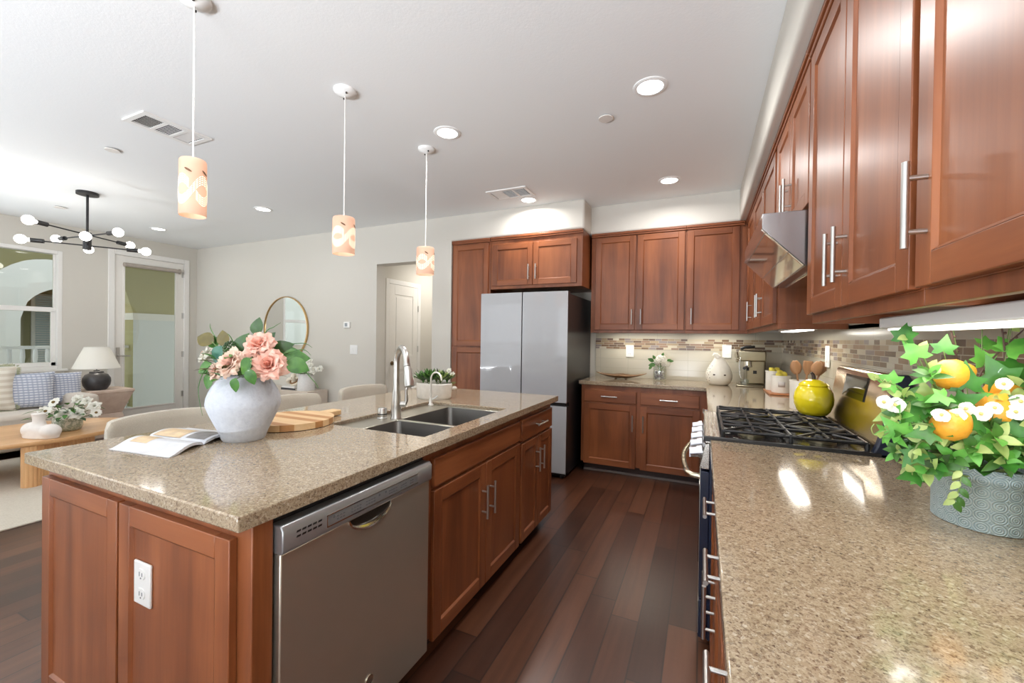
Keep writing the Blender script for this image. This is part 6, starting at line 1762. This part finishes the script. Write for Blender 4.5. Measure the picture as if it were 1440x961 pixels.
bwx, bwy = -5.46, 1.82
t = thing('flower_bowl', 'round green marbled bowl of white flowers on the coffee table', 'bowl', (bwx, bwy, .40))
m = NT('green_marbled_glaze'); v = m.coord(); nz = m.noise(v, 26, 4, .6, 1.0)
m.P(color=m.ramp(nz, [(.40, srgb(214, 214, 200)), (.52, srgb(140, 154, 132)), (.62, srgb(222, 220, 208))]), rough=.3)
b = MB(); b.lathe([(0, 0), (.075, 0), (.092, .012), (.103, .05), (.103, .10), (.097, .132), (.090, .132), (.094, .1), (0, .09)], (bwx, bwy, .40), 40); b.build('bowl', m.mat, t)
t = thing('white_flower_arrangement', 'arrangement of white ranunculus and daisies in the green marbled bowl', 'flowers', (bwx, bwy, .53))
top = Vector((bwx, bwy, .52)); rr = random.Random(9)
RV = Vector((.909, .417, 0)); FV = Vector((.55, -.835, 0))
for (dx, dz, df_, r, kind) in [(-.23, .06, .02, .062, 0), (-.085, .15, .05, .055, 1), (-.10, .075, .11, .055, 1), (.065, .05, .12, .068, 0), (.165, .055, .08, .060, 0), (.235, .11, -.02, .055, 0), (.04, .17, -.05, .05, 0), (-.19, .13, -.06, .05, 0), (.27, .05, .0, .045, 1), (.13, .15, -.06, .045, 0)]:
    p = top + RV * dx + Vector((0, 0, dz)) + FV * df_; b = MB(); ax = Vector((0, 0, .6)) + RV * dx * 2.2 + FV * .8
    if kind == 0: bloom(b, p, ax, r, 0, 0, ((.3, 4, .6), (.75, 5, .85), (1.2, 6, 1.0)), rr)
    else:
        n_ = ax.normalized(); tn = n_.orthogonal().normalized()
        for k in range(11): leaf(b, p, (Matrix.Rotation(2 * pi * k / 11, 4, n_) @ tn) + n_ * .15, n_, r, r * .46, 0, .15, .1, 5, 1.0, True)
        b.ball(p + n_ * .006, r * .24, 10, 7, 2)
    b.tube([p, top - Vector((0, 0, .05))], .003, 6, 1)
    b.build('ranunculus' if kind == 0 else 'daisy', [WHITEP, STEMG, plain('daisy_eye', srgb(108, 84, 40), .8)], t)
b = MB()
for i in range(70):
    a = rr.random() * 2 * pi; R_ = .06 + .17 * rr.random(); p = top + Vector((R_ * cos(a), R_ * sin(a), .01 + .15 * rr.random() * (1 - R_ * 2.5)))
    leaf(b, p, Vector((cos(a), sin(a), rr.uniform(-.1, .8))), Vector((0, 0, 1)), .085, .035, rr.choice((0, 1)), .3, .2, 5)
b.build('leaf_filler', [G_DARK, G_MID], t, stuff=True)
# torso sculpture
bx_, by_ = -5.26, 1.585
t = thing('torso_sculpture', 'white plaster torso sculpture lying in front of the flower bowl', 'sculpture', (bx_, by_, .40))
PLASTER = plain('matte_plaster', srgb(232, 226, 220), .8, vary=.02)
b = MB(); ax_ = Vector((.93, .37, 0)); ay_ = Vector((-.37, .93, 0))
b.xf = Matrix.Translation((bx_, by_, .40)) @ Matrix.Rotation(atan2(.37, .93), 4, 'Z')
b.lathe([(0, .0), (.155, .0), (.160, .02), (.158, .075), (.13, .105), (0, .11)], (0, 0, 0), 32, sy=.42)
b.ball((-.085, .0, .068), .068, 20, 14, sc=(1.1, .95, 1.0)); b.ball((.095, -.005, .062), .066, 20, 14, sc=(1.15, 1.0, .95)); b.ball((-.01, -.02, .072), .06, 18, 12, sc=(1.3, .8, .9))
b.lathe([(.075, .075), (.052, .115), (.043, .15), (.046, .19), (.056, .215), (0, .217)], (-.02, 0, 0), 24, sy=.85)
b.xf = None
o = b.build('torso', PLASTER, t)
md = o.modifiers.new('fuse', 'REMESH'); md.mode = 'VOXEL'; md.voxel_size = .006; md.use_smooth_shade = True
md = o.modifiers.new('soften', 'SMOOTH'); md.iterations = 6; md.factor = .5

# sideboard with books, knot and vase
SBC = plain('greige_lacquer', srgb(204, 192, 178), .45, vary=.02); SBD = plain('taupe_side', srgb(178, 164, 152), .5, vary=.02)
t = thing('sideboard', 'low greige sideboard against the wall under the round mirror', 'sideboard', (-5.4, 3.92, 0))
b = MB(); b.box(-6.18, -4.615, 3.765, 4.08, .10, .60); b.build('body', SBC, t, bevel=.004)
for k in range(3):
    b = MB(); x0 = -6.17 + k * .52; b.box(x0, x0 + .505, 3.748, 3.765, .11, .59); d = b.build('door', SBC, t, bevel=.004)
    b = MB(); b.box(x0 + .47, x0 + .485, 3.738, 3.748, .30, .42); b.build('handle', plain('brass_pull', srgb(190, 156, 104), .3, 1.0), d)
for x in (-6.1, -4.70):
    for y in (3.80, 4.04):
        b = MB(); b.box(x - .02, x + .02, y - .02, y + .02, 0, .10); b.build('leg', SBD, t)
BK = [plain('book_cover_black', srgb(52, 50, 54), .5), plain('book_cover_white', srgb(234, 232, 228), .5)]
PG = plain('book_pages', srgb(228, 222, 208), .8)
def book(x, y, z, w_, d_, h, rot, cov, label):
    b = MB(); b.xf = Matrix.Translation((x, y, z)) @ Matrix.Rotation(rot, 4, 'Z')
    b.box(-w_ / 2, w_ / 2, -d_ / 2, d_ / 2, 0, .003); b.box(-w_ / 2, w_ / 2, -d_ / 2, d_ / 2, h - .003, h); b.box(-w_ / 2, w_ / 2, -d_ / 2, -d_ / 2 + .003, .003, h - .003)
    o = tag(b.build('book', cov), label, 'book', 'books on the sideboard')
    b = MB(); b.xf = Matrix.Translation((x, y, z)) @ Matrix.Rotation(rot, 4, 'Z'); b.box(-w_ / 2 + .004, w_ / 2 - .004, -d_ / 2 + .003, d_ / 2 - .004, .003, h - .003); b.build('pages', PG, o)
book(-5.02, 3.88, .60, .26, .19, .026, .05, BK[0], 'black book at the bottom of the stack on the sideboard')
book(-5.02, 3.88, .626, .25, .18, .022, -.03, BK[1], 'white book on top of the black one on the sideboard')
t = thing('knot_ornament', 'white and gold knot ornament on the two sideboard books', 'ornament', (-5.02, 3.87, .648))
b = MB(); P_ = []
for i in range(81):
    a = 2 * pi * i / 80; P_.append(Vector((-5.02, 3.87, .74)) + Vector((.052 * (sin(a) + 2 * sin(2 * a)) * .5, .05 * sin(3 * a) * .7, -.052 * (cos(a) - 2 * cos(2 * a)) * .45)))
zmin = min(p.z for p in P_); P_ = [p + Vector((0, 0, .648 + .0245 - zmin)) for p in P_]
b.tube(P_, .025, 14, 0, False)
b.build('knot', [plain('ivory_knot', srgb(232, 222, 204), .35, vary=.03)], t)
b = MB(); b.tube([p + Vector((0, -.018, .012)) for p in P_[6:30]], .012, 10); b.tube([p + Vector((0, -.018, .012)) for p in P_[48:66]], .012, 10); b.build('gilt_band', plain('gilt_brown', srgb(128, 92, 56), .35, .5), t)
t = thing('ceramic_vase', 'white tapered ceramic vase on the sideboard beside the books', 'vase', (-4.79, 3.88, .60))
b = MB(); b.lathe([(0, 0), (.105, 0), (.110, .008), (.104, .10), (.088, .20), (.085, .225), (.078, .225), (.08, .2), (0, .17)], (-4.79, 3.88, .60), 36); b.build('body', plain('white_rough_ceramic', srgb(226, 224, 222), .6, vary=.05, scale=60, bump=.2), t)
t = thing('white_flower_bunch', 'bunch of white flowers in the sideboard vase near the mirror', 'flowers', (-4.79, 3.88, .81))
top = Vector((-4.79, 3.88, .80)); rr = random.Random(13)
for (dx, dz, df_, r) in [(-.05, .10, .04, .075), (.06, .12, .03, .07), (.14, .07, .0, .06), (0, .17, -.03, .065), (-.12, .05, .0, .06), (.20, .09, -.04, .05)]:
    b = MB(); p = top + Vector((dx, -df_, dz)); bloom(b, p, Vector((dx * 2, -.7, .6)), r, 0, 0, ((.4, 4, .7), (.9, 6, 1.0), (1.3, 6, 1.0)), rr); b.tube([p, top - Vector((0, 0, .05))], .003, 6, 1); b.build('flower', [WHITEP, STEMG], t)
b = MB()
for i in range(12):
    a = rr.random() * 2 * pi; leaf(b, top + Vector((.05 * cos(a), .05 * sin(a), .02)), Vector((cos(a), sin(a), .5)), Vector((0, 0, 1)), .09, .035, 0, .4, .2, 5)
b.build('leaf_filler', [G_MID], t, stuff=True)
